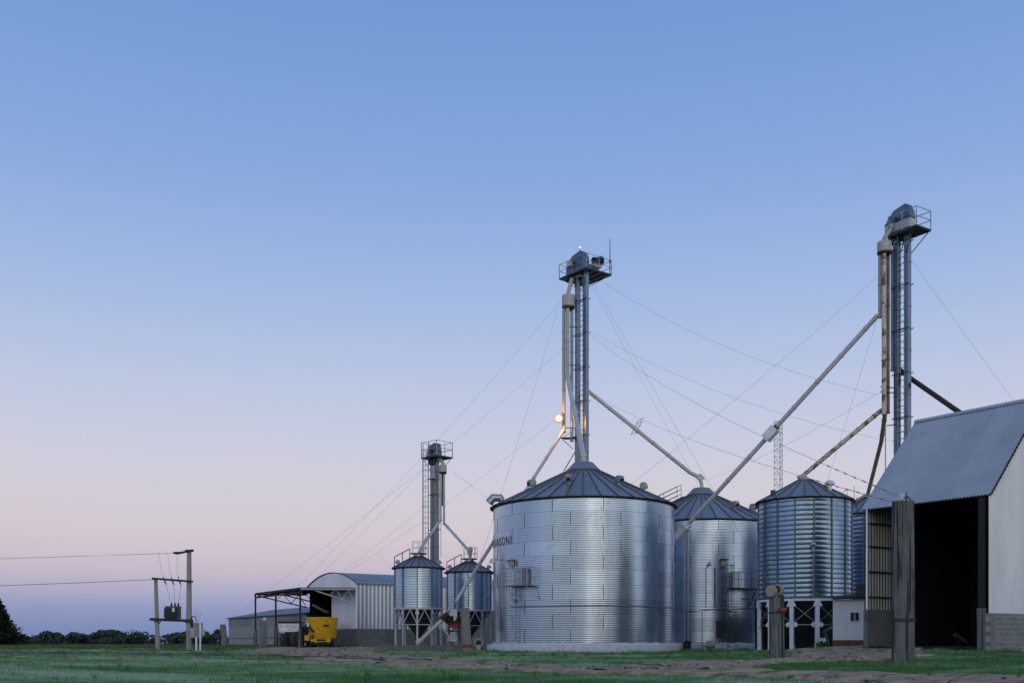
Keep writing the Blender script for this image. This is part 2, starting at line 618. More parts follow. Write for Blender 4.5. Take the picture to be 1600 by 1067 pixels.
def build_track(name, idx, m):
    V, Fc = [], []
    ncs = 15
    for ti, (tx, ty, tw) in enumerate([TS[k] for k in idx]):
        dx, dy = np.gradient(tx), np.gradient(ty)
        ln = np.hypot(dx, dy)
        nx, ny = -dy / ln, dx / ln
        o = len(V)
        for k in range(len(tx)):
            for c in range(ncs):
                q = -1 + 2 * c / (ncs - 1)
                e = 0.88 + 0.42 * wob(np.array(tx[k] * 1.3), np.array(ty[k] * 1.3), 3.0 * (q > 0) + ti)
                x = tx[k] + nx[k] * q * tw[k] * e
                y = ty[k] + ny[k] * q * tw[k] * e
                prof = 0.045 * (1 - abs(q) ** 3) + 0.05 * math.exp(-((abs(q) - 0.82) / 0.12) ** 2) - 0.05 * math.exp(-((abs(q) - 0.45) / 0.16) ** 2)
                rough = 0.010 * random.uniform(-1, 1) + 0.012 * float(wob(np.array(x * 2.2), np.array(y * 2.2), 1.0))
                z = G(x, y) + prof + rough * (1 if abs(q) < 0.95 else 0)
                if abs(q) > 0.99:
                    z = G(x, y) - 0.05
                V.append((float(x), float(y), float(z) + 0.003 * ti))
        for k in range(len(tx) - 1):
            for c in range(ncs - 1):
                a = o + k * ncs + c
                Fc.append((a, a + ncs, a + ncs + 1, a + 1))
    me = bpy.data.meshes.new(name)
    me.from_pydata(V, [], Fc)
    me.shade_smooth()
    me.materials.append(m)
    ob = bpy.data.objects.new(name, me)
    COL.objects.link(ob)
    structure(ob)


build_track("dirt_track", (0, 1), mat("bare_earth", (0.46, 0.335, 0.205), 0.95, 0, (0.26, 0.18, 0.11), 2.6, (0.5, 1.6, 1), 0.40, 0.60, bump=0.45, bscale=14,
            stain=(0.06, 0.040, 0.028), sscale=1.5, sstretch=(0.35, 1.8, 1), slo=0.55, shi=0.65, spec=0.15))
build_track("mud_strip", (2,), mat("wet_mud", (0.085, 0.058, 0.045), 0.8, 0, (0.045, 0.032, 0.025), 1.6, (1, 1, 1), 0.38, 0.62, bump=1.0, bscale=14,
            stain=(0.20, 0.155, 0.12), sscale=0.7, slo=0.60, shi=0.70, spec=0.3))

def scatter_lumps(name, n, m, smin, smax, spread):
    Vs, Fs, off = [], [], 0
    rr = np.random.default_rng(len(name))
    tets = np.array([(1, 0, 0), (0, 1, 0), (-1, 0, 0), (0, -1, 0), (0, 0, 1), (0, 0, -1)], float)
    fc = [(0, 1, 4), (1, 2, 4), (2, 3, 4), (3, 0, 4), (1, 0, 5), (2, 1, 5), (3, 2, 5), (0, 3, 5)]
    for _ in range(n):
        tx, ty, tw = TS[rr.choice(3, p=[0.55, 0.3, 0.15])]
        k = int(len(tx) * rr.uniform(0, 1) ** 1.3)
        k = min(k, len(tx) - 1)
        q = rr.normal(0, spread) * tw[k]
        x, y = tx[k] + q * 0.7, ty[k] + q * rr.choice([-1, 1])
        if y < 12:
            continue
        s = smin * (smax / smin) ** (rr.uniform() ** 2.2) * (0.7 + y / 60)
        v = tets * (s * rr.uniform(0.5, 1.2, (6, 3))) * np.array([1.3, 1.1, 0.7])
        a = rr.uniform(0, 6.28)
        v = np.stack([v[:, 0] * math.cos(a) - v[:, 1] * math.sin(a), v[:, 0] * math.sin(a) + v[:, 1] * math.cos(a), v[:, 2]], 1)
        Vs.append(v + np.array([x, y, G(x, y) + 0.05 + s * 0.15]))
        Fs += [tuple(off + i for i in f) for f in fc]
        off += 6
    me = bpy.data.meshes.new(name)
    me.from_pydata(np.concatenate(Vs).tolist(), [], Fs)
    me.materials.append(m)
    o = bpy.data.objects.new(name, me)
    COL.objects.link(o)
    o["kind"] = "stuff"


scatter_lumps("mud_rubble", 700, mat("mud_clod", (0.15, 0.11, 0.08), 0.95, 0, (0.05, 0.036, 0.027), 3.0), 0.012, 0.055, 0.62)
scatter_lumps("gravel", 1100, mat("gravel_stone", (0.48, 0.41, 0.34), 0.9, 0, (0.28, 0.23, 0.19), 3.0), 0.010, 0.035, 0.5)

# footprints kept free of grass
FOOT_C = [(4.33, 62.5, 5.85), (13.47, 72.8, 5.85), (PX(654, 64), 64, 1.7), (PX(733.5, 68), 68, 1.7)]


def footmask(x, y):
    ok = np.ones(x.shape, bool)
    for (cx, cy, r) in FOOT_C:
        ok &= np.hypot(x - cx, y - cy) > r
    # truck shed interior
    u = (x - 18.65) * -0.582 + (y - 40) * 0.813
    v = (x - 18.65) * 0.813 + (y - 40) * 0.582
    ok &= ~((u > -0.05) & (u < 5.6) & (v > -0.1) & (v < 8.2))
    ok &= ~((x > 16.5) & (x < 18.6) & (y > 52.6) & (y < 55.4))
    # barns
    u = (x + 12.91) * -0.541 + (y - 85) * 0.841
    v = (x + 12.91) * 0.841 + (y - 85) * 0.541
    ok &= ~((u > -0.1) & (u < 11) & (v > 0.0))
    return ok


def grass(name, bands, label_kind, m, hfun, sel):
    Vs, Fs, Ts = [], [], []
    off = 0
    for (y0, y1, dens, nb, hgt, wid) in bands:
        area = 0.53 * (y1 * y1 - y0 * y0) + 2.0 * (y1 - y0)
        n = int(area * dens)
        yy = np.sqrt(rng.uniform(y0 * y0, y1 * y1, n))
        xx = rng.uniform(-1, 1, n) * (0.53 * yy + 1.0)
        k = sel(xx, yy)
        xx, yy = xx[k], yy[k]
        n = len(xx)
        if n == 0:
            continue
        zz = gz(xx, yy)
        patch = hfun(xx, yy)
        tt = np.clip(0.48 + 0.55 * wob(xx * 0.28, yy * 0.42, 2.0) + 0.3 * wob(xx * 0.9, yy * 1.3, 5.0) - 0.22 * sstep(2, 8, xx) + 0.18 * sstep(0, -10, xx) * sstep(40, 24, yy), 0, 1)
        for b in range(nb):
            a = rng.uniform(0, 2 * PI, n)
            h = hgt * rng.uniform(0.55, 1.25, n) * patch
            w = wid * rng.uniform(0.7, 1.3, n)
            lean = rng.uniform(0.2, 0.9, n) * h
            jx, jy = rng.normal(0, wid * 2.2, n), rng.normal(0, wid * 2.2, n)
            la = rng.uniform(0, 2 * PI, n)
            bx, by = xx + jx, yy + jy
            p0 = np.stack([bx - np.cos(a) * w / 2, by - np.sin(a) * w / 2, zz - 0.01], 1)
            p1 = np.stack([bx + np.cos(a) * w / 2, by + np.sin(a) * w / 2, zz - 0.01], 1)
            p2 = np.stack([bx + np.cos(la) * lean, by + np.sin(la) * lean, zz + h], 1)
            Vs.append(np.stack([p0, p1, p2], 1).reshape(-1, 3))
            Fs.append((off + np.arange(3 * n)).reshape(-1, 3))
            Ts.append(np.clip(tt + rng.normal(0, 0.16, n), 0, 1))
            off += 3 * n
    V, Fc, T = np.concatenate(Vs), np.concatenate(Fs), np.concatenate(Ts)
    me = bpy.data.meshes.new(name)
    me.vertices.add(len(V))
    me.vertices.foreach_set("co", V.astype(np.float32).ravel())
    me.loops.add(len(Fc) * 3)
    me.loops.foreach_set("vertex_index", Fc.astype(np.int32).ravel())
    me.polygons.add(len(Fc))
    me.polygons.foreach_set("loop_start", (np.arange(len(Fc)) * 3).astype(np.int32))
    at = me.attributes.new("tone", 'FLOAT', 'FACE')
    at.data.foreach_set("value", T.astype(np.float32))
    me.update(calc_edges=True)
    me.materials.append(m)
    o = bpy.data.objects.new(name, me)
    COL.objects.link(o)
    o["kind"] = "stuff"
    return o


def grass_mat(name, c0, c1, c2):
    m = bpy.data.materials.new(name)
    m.use_nodes = True
    t = m.node_tree
    n, l = t.nodes.new, t.links.new
    b = t.nodes["Principled BSDF"]
    b.inputs["Roughness"].default_value = 0.55
    b.inputs["Specular IOR Level"].default_value = 0.25
    at = n("ShaderNodeAttribute")
    at.attribute_name = "tone"
    r = n("ShaderNodeValToRGB")
    e = r.color_ramp.elements
    e.new(0.5)
    for el, p, c in zip(e, (0.1, 0.5, 0.9), (c0, c1, c2)):
        el.position = p
        el.color = (*c, 1)
    l(at.outputs["Fac"], r.inputs[0])
    l(r.outputs[0], b.inputs["Base Color"])
    return m


def lawn_sel(x, y):
    d = track_dist(x, y)
    k = (d > 0.05) | ((d > -0.7) & (rng.uniform(0, 1, x.shape) < 0.16)) | ((d > -1.6) & (wob(x * 0.9, y * 0.7, 3.0) > 0.35) & (rng.uniform(0, 1, x.shape) < 0.35))
    k &= rng.uniform(0, 1, x.shape) < np.clip(0.95 - 0.5 * (wob(x * 0.5, y * 0.35, 7.0) > 0.45), 0, 1)
    return k & footmask(x, y)


FEET = [(4.33, 62.5, 5.9), (13.47, 72.8, 5.9), (9.32, 24.4, 0.4), (9.57, 37, 0.4), (-2.1, 49, 0.4), (-17.75, 73, 0.45), (-24.0, 86, 0.45), (17.5, 52.8, 1.0),
        (18.8, 39.9, 0.5), (20.5, 41.2, 0.6), (22.0, 42.2, 0.6), (-21.8, 63, 0.3), (-19.9, 63, 0.5), (16.0, 44.9, 0.5)]


def foot_weed(x, y):
    w = np.zeros(x.shape)
    for (cx, cy, r) in FEET:
        w = np.maximum(w, np.clip(1 - np.abs(np.hypot(x - cx, y - cy) - r) / 0.55, 0, 1))
    return w


GLAWN = grass_mat("lawn_blades", (0.050, 0.150, 0.030), (0.140, 0.290, 0.115), (0.38, 0.52, 0.40))
grass("lawn_grass", [(12.5, 20, 260, 4, 0.055, 0.010), (20, 30, 130, 4, 0.06, 0.014), (30, 46, 55, 4, 0.065, 0.022), (46, 74, 18, 4, 0.08, 0.040)], "grass", GLAWN,
      lambda x, y: 0.75 + 0.5 * (wob(x * 0.6, y * 0.5, 1.0) > 0.2) + 0.35 * (x > 6) + 1.6 * foot_weed(x, y), lawn_sel)
grass("weed_tufts", [(13, 34, 0.55, 16, 0.13, 0.012), (34, 74, 0.35, 14, 0.16, 0.03)], "grass", grass_mat("weed_blades", (0.030, 0.075, 0.022), (0.065, 0.13, 0.045), (0.14, 0.19, 0.075)),
      lambda x, y: 0.6 + 0.7 * rng.uniform(0, 1, x.shape), lambda x, y: lawn_sel(x, y) | (foot_weed(x, y) > 0.4))
grass("footing_weeds", [(22, 74, 14, 5, 0.20, 0.028)], "grass", bpy.data.materials["weed_blades"],
      lambda x, y: 0.5 + 0.8 * rng.uniform(0, 1, x.shape), lambda x, y: (foot_weed(x, y) > 0.35) & footmask(x, y) & (wob(x * 2, y * 2, 4.0) > -0.2))


def field_sel(x, y):
    return (x < -13) & (track_dist(x, y) > 0.3) & footmask(x, y) & (y > 66 + 4 * wob(x * 0.1, y * 0.1))


GFIELD = grass_mat("field_blades", (0.06, 0.085, 0.030), (0.11, 0.125, 0.05), (0.16, 0.15, 0.075))
grass("field_grass", [(64, 92, 7, 5, 0.20, 0.05), (92, 140, 4, 5, 0.24, 0.08)], "grass", GFIELD, lambda x, y: 1.0 + 0 * x, field_sel)


# ------------------------------------------------------------------ grain silos
def silo_wall(Rr, z0, nring, ringh, ncorr, amp, nseg, nsheet, seed, mats, sub=6):
    r_ = random.Random(seed)
    tones = [[r_.random() for _ in range(nsheet)] for _ in range(nring + 1)]
    mb = MB()
    prof = []
    tot = nring * ncorr * sub
    for k in range(tot + 1):
        z = z0 + nring * ringh * k / tot
        prof.append((Rr + amp * math.sin(2 * PI * k / sub), z))

    def tf(i, k):
        ring = i // (ncorr * sub)
        a = k / nseg * nsheet + (0.36 if ring % 2 else 0.0) + 0.25
        return tones[ring][int(a) % nsheet]
    mb.lathe(prof, nseg, tonef=tf)
    mb.mi = 1
    for ring in range(nring):
        for s in range(nsheet):
            a = (s - (0.36 if ring % 2 else 0.0) - 0.25) / nsheet * 2 * PI
            rr = Rr + amp + 0.002
            zc = z0 + (ring + 0.5) * ringh
            mb.box((rr * math.sin(a), -rr * math.cos(a), zc), (0.030, 0.012, ringh * 0.94), rz=a)
        # bolted ring lap
        za = z0 + ring * ringh
        mb.lathe([(Rr + amp * 0.6, za - 0.010), (Rr + amp + 0.003, za - 0.006), (Rr + amp + 0.003, za + 0.006), (Rr + amp * 0.6, za + 0.010)], 96)
    return mb


def cone_roof(Re, ze, r1, z1, npan, ribw, ribh, seed):
    r_ = random.Random(seed)
    mb = MB()
    tones = [r_.random() for _ in range(npan)]
    sub = 3
    mb.lathe([(Re, ze), (r1, z1)], npan * sub, tonef=lambda i, k: tones[k // sub])
    mb.mi = 1
    for k in range(npan):
        a = 2 * PI * k / npan
        d = Vector((math.sin(a), -math.cos(a), 0))
        A = d * (Re + 0.03) + Vector((0, 0, ze + ribh * 0.4 - 0.01))
        B = d * r1 + Vector((0, 0, z1 + ribh * 0.4))
        mb.bar(A, B, ribw, ribh)
    return mb


def az(a, r, z=0.0):
    return Vector((r * math.sin(a), -r * math.cos(a), z))


def roof_vent(parent, a, r, z, s=1.0, m=VENT):
    """goose-neck hood on the roof slope"""
    mb = MB()
    d = az(a, 1.0)
    t = Vector((-d.y, d.x, 0))
    b = d * r + Vector((0, 0, z - 0.14 * s))
    mb.tube([b, b + Vector((0, 0, 0.42 * s))], 0.17 * s, 14)
    c = b + Vector((0, 0, 0.52 * s)) + d * 0.06 * s
    # hood: half drum facing outwards
    poly = [(-0.22, -0.20), (0.30, -0.20), (0.34, 0.02), (0.26, 0.20), (0.10, 0.27), (-0.10, 0.24), (-0.22, 0.08)]
    mb.prism([(p[0] * s, p[1] * s) for p in poly], c - t * 0.20 * s, d, (0, 0, 1), t, 0.40 * s)
    ob = mb.build("roof_vent", m, parent, smooth=35, world=False)
    mb = MB()
    mb.prism([(-0.13 * s, -0.17 * s), (0.13 * s, -0.17 * s), (0.15 * s, 0.03 * s), (-0.15 * s, 0.03 * s)], c + d * 0.343 * s, t, (0, 0, 1), d, 0.01)
    mb.build("vent_opening", DARK, ob, world=False)
    return ob


def ladder_mb(p, a, z0, z1, w=0.38, off=0.22, cage=None):
    mb = MB()
    d = az(a, 1.0)
    t = Vector((-d.y, d.x, 0))
    b = Vector(p) + d * off
    for s in (-1, 1):
        mb.bar(b + t * s * w / 2 + Vector((0, 0, z0)), b + t * s * w / 2 + Vector((0, 0, z1)), 0.045, 0.03)
    z = z0 + 0.15
    while z < z1:
        mb.bar(b - t * w / 2 + Vector((0, 0, z)), b + t * w / 2 + Vector((0, 0, z)), 0.022)
        z += 0.30
    return mb


def cage_mb(p, a, z0, z1, off=0.22, r=0.36, hoop=0.75, th=0.025):
    mb = MB()
    d = az(a, 1.0)
    t = Vector((-d.y, d.x, 0))
    c = Vector(p) + d * (off + r * 0.85)
    z = z0
    while z <= z1 + 0.01:
        pts = [c + (t * math.cos(q) + d * math.sin(q)) * r + Vector((0, 0, z)) for q in np.linspace(-0.9, PI + 0.9, 12)]
        for i in range(len(pts) - 1):
            mb.bar(pts[i], pts[i + 1], th, 0.03)
        z += hoop
    for q in np.linspace(-0.5, PI + 0.5, 6):
        o = (t * math.cos(q) + d * math.sin(q)) * r
        mb.bar(c + o + Vector((0, 0, z0)), c + o + Vector((0, 0, z1)), th, th)
    return mb


SR, SZ0, SZE = 5.5, 0.50, 8.75


def grain_silo(label, px, Y, zg, seed):
    X = PX(px, Y)
    t = thing("grain_silo", label, "silo", (X, Y, zg), -math.atan2(X, Y), "flat bottomed grain silos")
    silo_wall(SR, SZ0, 10, 0.825, 8, 0.0024, 240, 12, seed, None).build("wall", [GALV, SEAM], t, smooth=50, world=False)
    mb = MB()
    n = 120
    prof = [(SR + 0.40, -0.35), (SR + 0.40, 0.40), (SR + 0.36, 0.455), (SR + 0.10, 0.48), (SR + 0.03, 0.56), (SR - 0.1, 0.57)]
    mb.lathe(prof, n)
    r_ = random.Random(seed + 5)
    for i in (3, 4):
        for k in range(n):
            x, y, z = mb.v[i * n + k]
            mb.v[i * n + k] = (x, y, z + r_.uniform(-0.05, 0.055) * (1 if i == 4 else 0.5))
    mb.build("foundation", CONCW, t, smooth=40, world=False)
    roof = cone_roof(SR + 0.16, SZE - 0.04, 1.0, 11.0, 36, 0.055, 0.06, seed + 2).build("roof", [ROOFM, RIB], t, smooth=25, world=False)
    mb = MB()
    mb.lathe([(SR + 0.02, SZE - 0.13), (SR + 0.13, SZE - 0.10), (SR + 0.185, SZE - 0.05), (SR + 0.165, SZE - 0.01)], 120)
    for k in range(36):
        a = 2 * PI * k / 36
        p = az(a, SR + 0.19, SZE - 0.03)
        mb.box(p, (0.10, 0.05, 0.09), rz=a)
    mb.build("eave", EAVE, t, world=False)
    mb = MB()
    mb.lathe([(1.06, 10.97), (1.06, 11.04), (0.64, 11.47), (0.60, 11.52), (0.0, 11.56)], 36)
    mb.build("roof_cap", ROOFM, roof, smooth=30, world=False)
    mb = MB()
    mb.lathe([(1.05, 10.955), (1.085, 10.965), (1.085, 11.02), (1.05, 11.03)], 36)
    mb.build("cap_closure", EAVE, roof, world=False)
    return t, roof


siloA, roofA = grain_silo("large corrugated steel silo lettered SANSONI, standing nearest with a gooseneck duct on its eave", 911.5, 62.5, 0.0, 11)
siloB, roofB = grain_silo("large corrugated steel silo with a handrail on its roof, half hidden behind the lettered silo", 1096, 72.8, 0.0, 23)


def roofz(r):
    return SZE - 0.04 + (SR + 0.16 - r) * (11.0 - SZE + 0.04) / (SR + 0.16 - 1.0)


for a in (-57, -13, 35, 84, 132, 180, 228):
    roof_vent(roofA, R(a), 3.55, roofz(3.55) - 0.05, 0.85)
for a in (-62, 36, 66, 110, 160, 215, 262):
    roof_vent(roofB, R(a), 3.75, roofz(3.75) - 0.05, 0.85)

# exhaust gooseneck on the near silo
mb = MB()
a = R(-84)
d, tt = az(a, 1.0), None
b = d * (SR - 0.62) + Vector((0, 0, SZE + 0.10))
t_ = Vector((0, 0, 1))
p = [b, b + d * 0.0 + t_ * 0.28]
mb.mi = 1
mb.tube([b, b + t_ * 0.36 + d * 0.10], 0.21, 20)
mb.mi = 0
q0 = b + t_ * 0.36 + d * 0.10
pts = [q0, q0 + t_ * 0.16 + d * 0.12, q0 + t_ * 0.16 + d * 0.52, q0 - t_ * 0.14 + d * 0.78]
mb.tube(pts, [0.22, 0.25, 0.26, 0.25], 20)
mb.build("exhaust_duct", [DUCT, BEIGE], siloA, smooth=20, world=False)


# service ladder, door platform, lamps
def door_service(t, aL, zp, aD, seed, zlad0=0.45):
    Rw = SR + 0.015
    ladder_mb(az(aL, Rw), aL, zlad0, zp + 1.15).build("ladder", GSTEEL, t, world=False)
    cage_mb(az(aL, Rw), aL, 2.6, zp + 1.1).build("ladder_cage", GSTEEL, t, world=False)
    a0, a1 = min(aL, aD) - R(3), max(aL, aD) + R(5.5)
    mb = MB()
    k = 8
    for i in range(k):
        q0, q1 = a0 + (a1 - a0) * i / k, a0 + (a1 - a0) * (i + 1) / k
        c = (az(q0, Rw + 0.36, zp) + az(q1, Rw + 0.36, zp)) / 2
        mb.box(c, ((az(q0, Rw + 0.72) - az(q1, Rw + 0.72)).length, 0.70, 0.06), rz=(q0 + q1) / 2)
    pl = mb.build("platform", GRATE, t, world=False)
    mb = MB()
    for q in np.linspace(a0 + 0.01, a1 - 0.01, 6):
        mb.bar(az(q, Rw + 0.69, zp), az(q, Rw + 0.69, zp + 1.05), 0.035)
    for z in (0.55, 1.05):
        qs = np.linspace(a0 + 0.01, a1 - 0.01, 9)
        for i in range(8):
            mb.bar(az(qs[i], Rw + 0.69, zp + z), az(qs[i + 1], Rw + 0.69, zp + z), 0.03)
    for q in (a0 + 0.02, a1 - 0.02):
        mb.bar(az(q, Rw, zp + 1.05), az(q, Rw + 0.69, zp + 1.05), 0.03)
    mb.build("railing", GSTEEL, pl, world=False)
    for q in (a0 + 0.03, a1 - 0.03):
        mb = MB()
        mb.bar(az(q, Rw + 0.62, zp - 0.05), az(q + 0.10, Rw + 0.02, zp - 0.85), 0.04)
        mb.build("brace", GSTEEL, pl, world=False)
    return Rw


Rw = door_service(siloA, R(-45.5), 3.80, R(-35.5), 1)
mb = MB()
mb.box(az(R(-36), Rw + 0.08, 4.34), (0.50, 0.16, 0.90), rz=R(-36))
mb.box(az(R(-36), Rw + 0.17, 4.55), (0.10, 0.02, 0.06), rz=R(-36))
mb.box(az(R(-36), Rw + 0.17, 4.15), (0.10, 0.02, 0.06), rz=R(-36))
mb.build("access_door", GREY, siloA, world=False)
mb = MB()
mb.box(az(R(-47), Rw + 0.16, 5.15), (0.26, 0.22, 0.30), rz=R(-47))
mb.mi = 1
mb.box(az(R(-47), Rw + 0.18, 5.32), (0.34, 0.32, 0.03), rz=R(-47))
mb.build("floodlight_box", [BEIGE, STEEL], siloA, world=False)
mb = MB()
pA = az(R(-49), Rw + 0.1, 4.95)
pB = az(R(-57.5), Rw + 0.75, 5.30)
mb.mi = 1
mb.tube([pA, pA + Vector((0, 0, 0.30)) + az(R(-50), 0.15), (pA + pB) / 2 + Vector((0, 0, 0.22)), pB + Vector((0, 0, 0.12))], 0.025, 8)
mb.mi = 0
mb.lathe([(0.02, 0.17), (0.10, 0.14), (0.16, 0.0), (0.19, -0.10), (0.15, -0.11)], 18, c=tuple(pB))
mb.build("yard_lamp", [PURE, GSTEEL], siloA, smooth=40, world=False)
mb = MB()
for (q, z0, z1) in ((-55, 2.6, 4.9), (-57.5, 2.2, 4.7), (-44.5, 3.0, 5.3)):
    mb.tube([az(R(q), Rw + 0.04, z0), az(R(q), Rw + 0.04, z1)], 0.02, 6)
mb.box(az(R(-45), Rw + 0.06, 2.95), (0.16, 0.10, 0.22), rz=R(-45))
mb.build("conduit", GSTEEL, siloA, world=False)
# ring pipe round both walls
for tsi in (siloA, siloB):
    mb = MB()
    zc = 2.62 if tsi is siloA else 2.88
    qs = np.linspace(R(-56), R(80), 30)
    mb.tube([az(q, Rw + 0.035, zc + 0.012 * math.sin(5 * q)) for q in qs], 0.020, 6)
    mb.build("ring_pipe", GSTEEL, tsi, world=False)

# lettering on the near silo
fc = bpy.data.curves.new("lettering_curve", 'FONT')
fc.body = "SANSONI"
fc.size = 0.70
fc.space_character = 1.2
fc.offset = 0.010
fc.extrude = 0.001
fo = bpy.data.objects.new("lettering_curve", fc)
COL.objects.link(fo)
bpy.context.view_layer.update()
me = bpy.data.meshes.new_from_object(fo.evaluated_get(bpy.context.evaluated_depsgraph_get()))
bpy.data.objects.remove(fo)
xs = [v.co.x for v in me.vertices]
xmin, xmax = min(xs), max(xs)
mb = MB()
a1, a0 = R(-49.0), R(-76.0)
vs = []
for v in me.vertices:
    q = a0 + (v.co.x - xmin) / (xmax - xmin) * (a1 - a0)
    vs.append(az(q, SR + 0.0045 + (v.co.z + 0.001), 6.26 + v.co.y))
mb.add(vs, [tuple(p.vertices) for p in me.polygons])
# the mark that stands before the name, mostly turned out of sight
for (q0, q1, z0, z1) in ((-82.5, -79.0, 6.05, 6.55), (-80.5, -78.2, 6.60, 6.80)):
    mb.prism([(-0.14, 0), (0.14, 0), (0.14, z1 - z0), (-0.14, z1 - z0)], az(R((q0 + q1) / 2), SR + 0.005, z0 + 0.2), az(R((q0 + q1) / 2 + 90), 1), (0, 0, 1),
             az(R((q0 + q1) / 2), 1), 0.006)
mb.build("lettering", LETTER, siloA, world=False)
bpy.data.meshes.remove(me)

# roof walkway handrail on the far silo
mb = MB()
a = R(-66)
t_ = az(a + PI / 2, 1)
for s in (-0.35, 0.35):
    ps = [az(a, r, roofz(r)) + t_ * s for r in (5.4, 4.2, 3.0, 1.7)]
    for p in ps:
        mb.bar(p, p + Vector((0, 0, 1.0)), 0.035)
    for h in (0.35, 0.68, 1.0):
        mb.bar(ps[0] + Vector((0, 0, h)), ps[-1] + Vector((0, 0, h)), 0.035)
for r in np.arange(1.5, 5.5, 0.30):
    mb.bar(az(a, r, roofz(r) + 0.08) - t_ * 0.35, az(a, r, roofz(r) + 0.08) + t_ * 0.35, 0.06)
mb.build("roof_handrail", STEEL, roofB, world=False)

# far silo's door, lamps
a = R(29)
zp = 4.10
ladder_mb(az(R(16), Rw), R(16), 0.45, zp + 1.0).build("ladder", STEEL, siloB, world=False)
cage_mb(az(R(16), Rw), R(16), 2.6, zp + 1.6).build("ladder_cage", STEEL, siloB, world=False)
mb = MB()
mb.box(az(R(24), Rw + 0.18, zp + 0.60), (0.80, 0.36, 1.05), rz=R(24))
mb.mi = 1
mb.box(az(R(24), Rw + 0.37, zp + 0.60), (0.02, 0.02, 1.25), rz=R(24))
mb.build("access_door", [WHITE, STEEL], siloB, world=False)
mb = MB()
mb.box(az(R(28), Rw + 0.40, zp), (1.9, 0.75, 0.06), rz=R(28))
mb.bar(az(R(35), Rw + 0.72, zp), az(R(33), Rw, zp - 1.2), 0.05)
for q in (19.5, 31, 36):
    mb.bar(az(R(q), Rw + 0.75, zp), az(R(q), Rw + 0.75, zp + 1.6 - 0.5 * (q > 30)), 0.035)
mb.bar(az(R(19.5), Rw + 0.75, zp + 1.05), az(R(36), Rw + 0.75, zp + 1.1), 0.03)
mb.bar(az(R(19.5), Rw + 0.75, zp + 0.6), az(R(36), Rw + 0.75, zp + 0.6), 0.03)
mb.build("platform", STEEL, siloB, world=False)
mb = MB()
mb.box(az(R(14.5), Rw + 0.25, 5.75), (0.40, 0.30, 0.42), rz=R(14.5))
mb.mi = 1
mb.box(az(R(14.5), Rw + 0.30, 6.02), (0.52, 0.50, 0.04), rz=R(14.5))
mb.build("floodlight_box", [BEIGE, STEEL], siloB, world=False)
mb = MB()
pB = az(R(5.5), Rw + 0.5, 5.72)
mb.lathe([(0.02, 0.24), (0.08, 0.16), (0.18, 0.02), (0.19, -0.03)], 16, c=tuple(pB))
mb.mi = 1
mb.tube([az(R(3), Rw + 0.06, 2.9), az(R(3), Rw + 0.06, 5.4), az(R(5), Rw + 0.3, 5.75), tuple(pB + Vector((0, 0, .1)))], 0.025, 6)
mb.tube([az(R(9), Rw + 0.06, 2.9), az(R(9), Rw + 0.06, 5.5)], 0.03, 6)
mb.build("yard_lamp", [PURE, STEEL], siloB, smooth=40, world=False)
mb = MB()
mb.box(az(R(12), Rw + 0.10, 1.45), (0.42, 0.2, 1.1), rz=R(12))
mb.build("hatch", STEEL, siloB, world=False)

# small cabinet leaning on the near silo's concrete ring
pc = P(778.5, 1007, 60.3)
mb = MB()
mb.box(pc + Vector((0, 0, 0.40)), (0.20, 0.16, 0.80), rz=0.5)
mb.box(pc + Vector((-0.03, -0.09, 0.25)), (0.05, 0.02, 0.05), rz=0.5)
tag(mb.build("junction_cabinet", LGREY, origin=pc), "narrow upright grey cabinet on the concrete ring of the lettered silo", "cabinet")


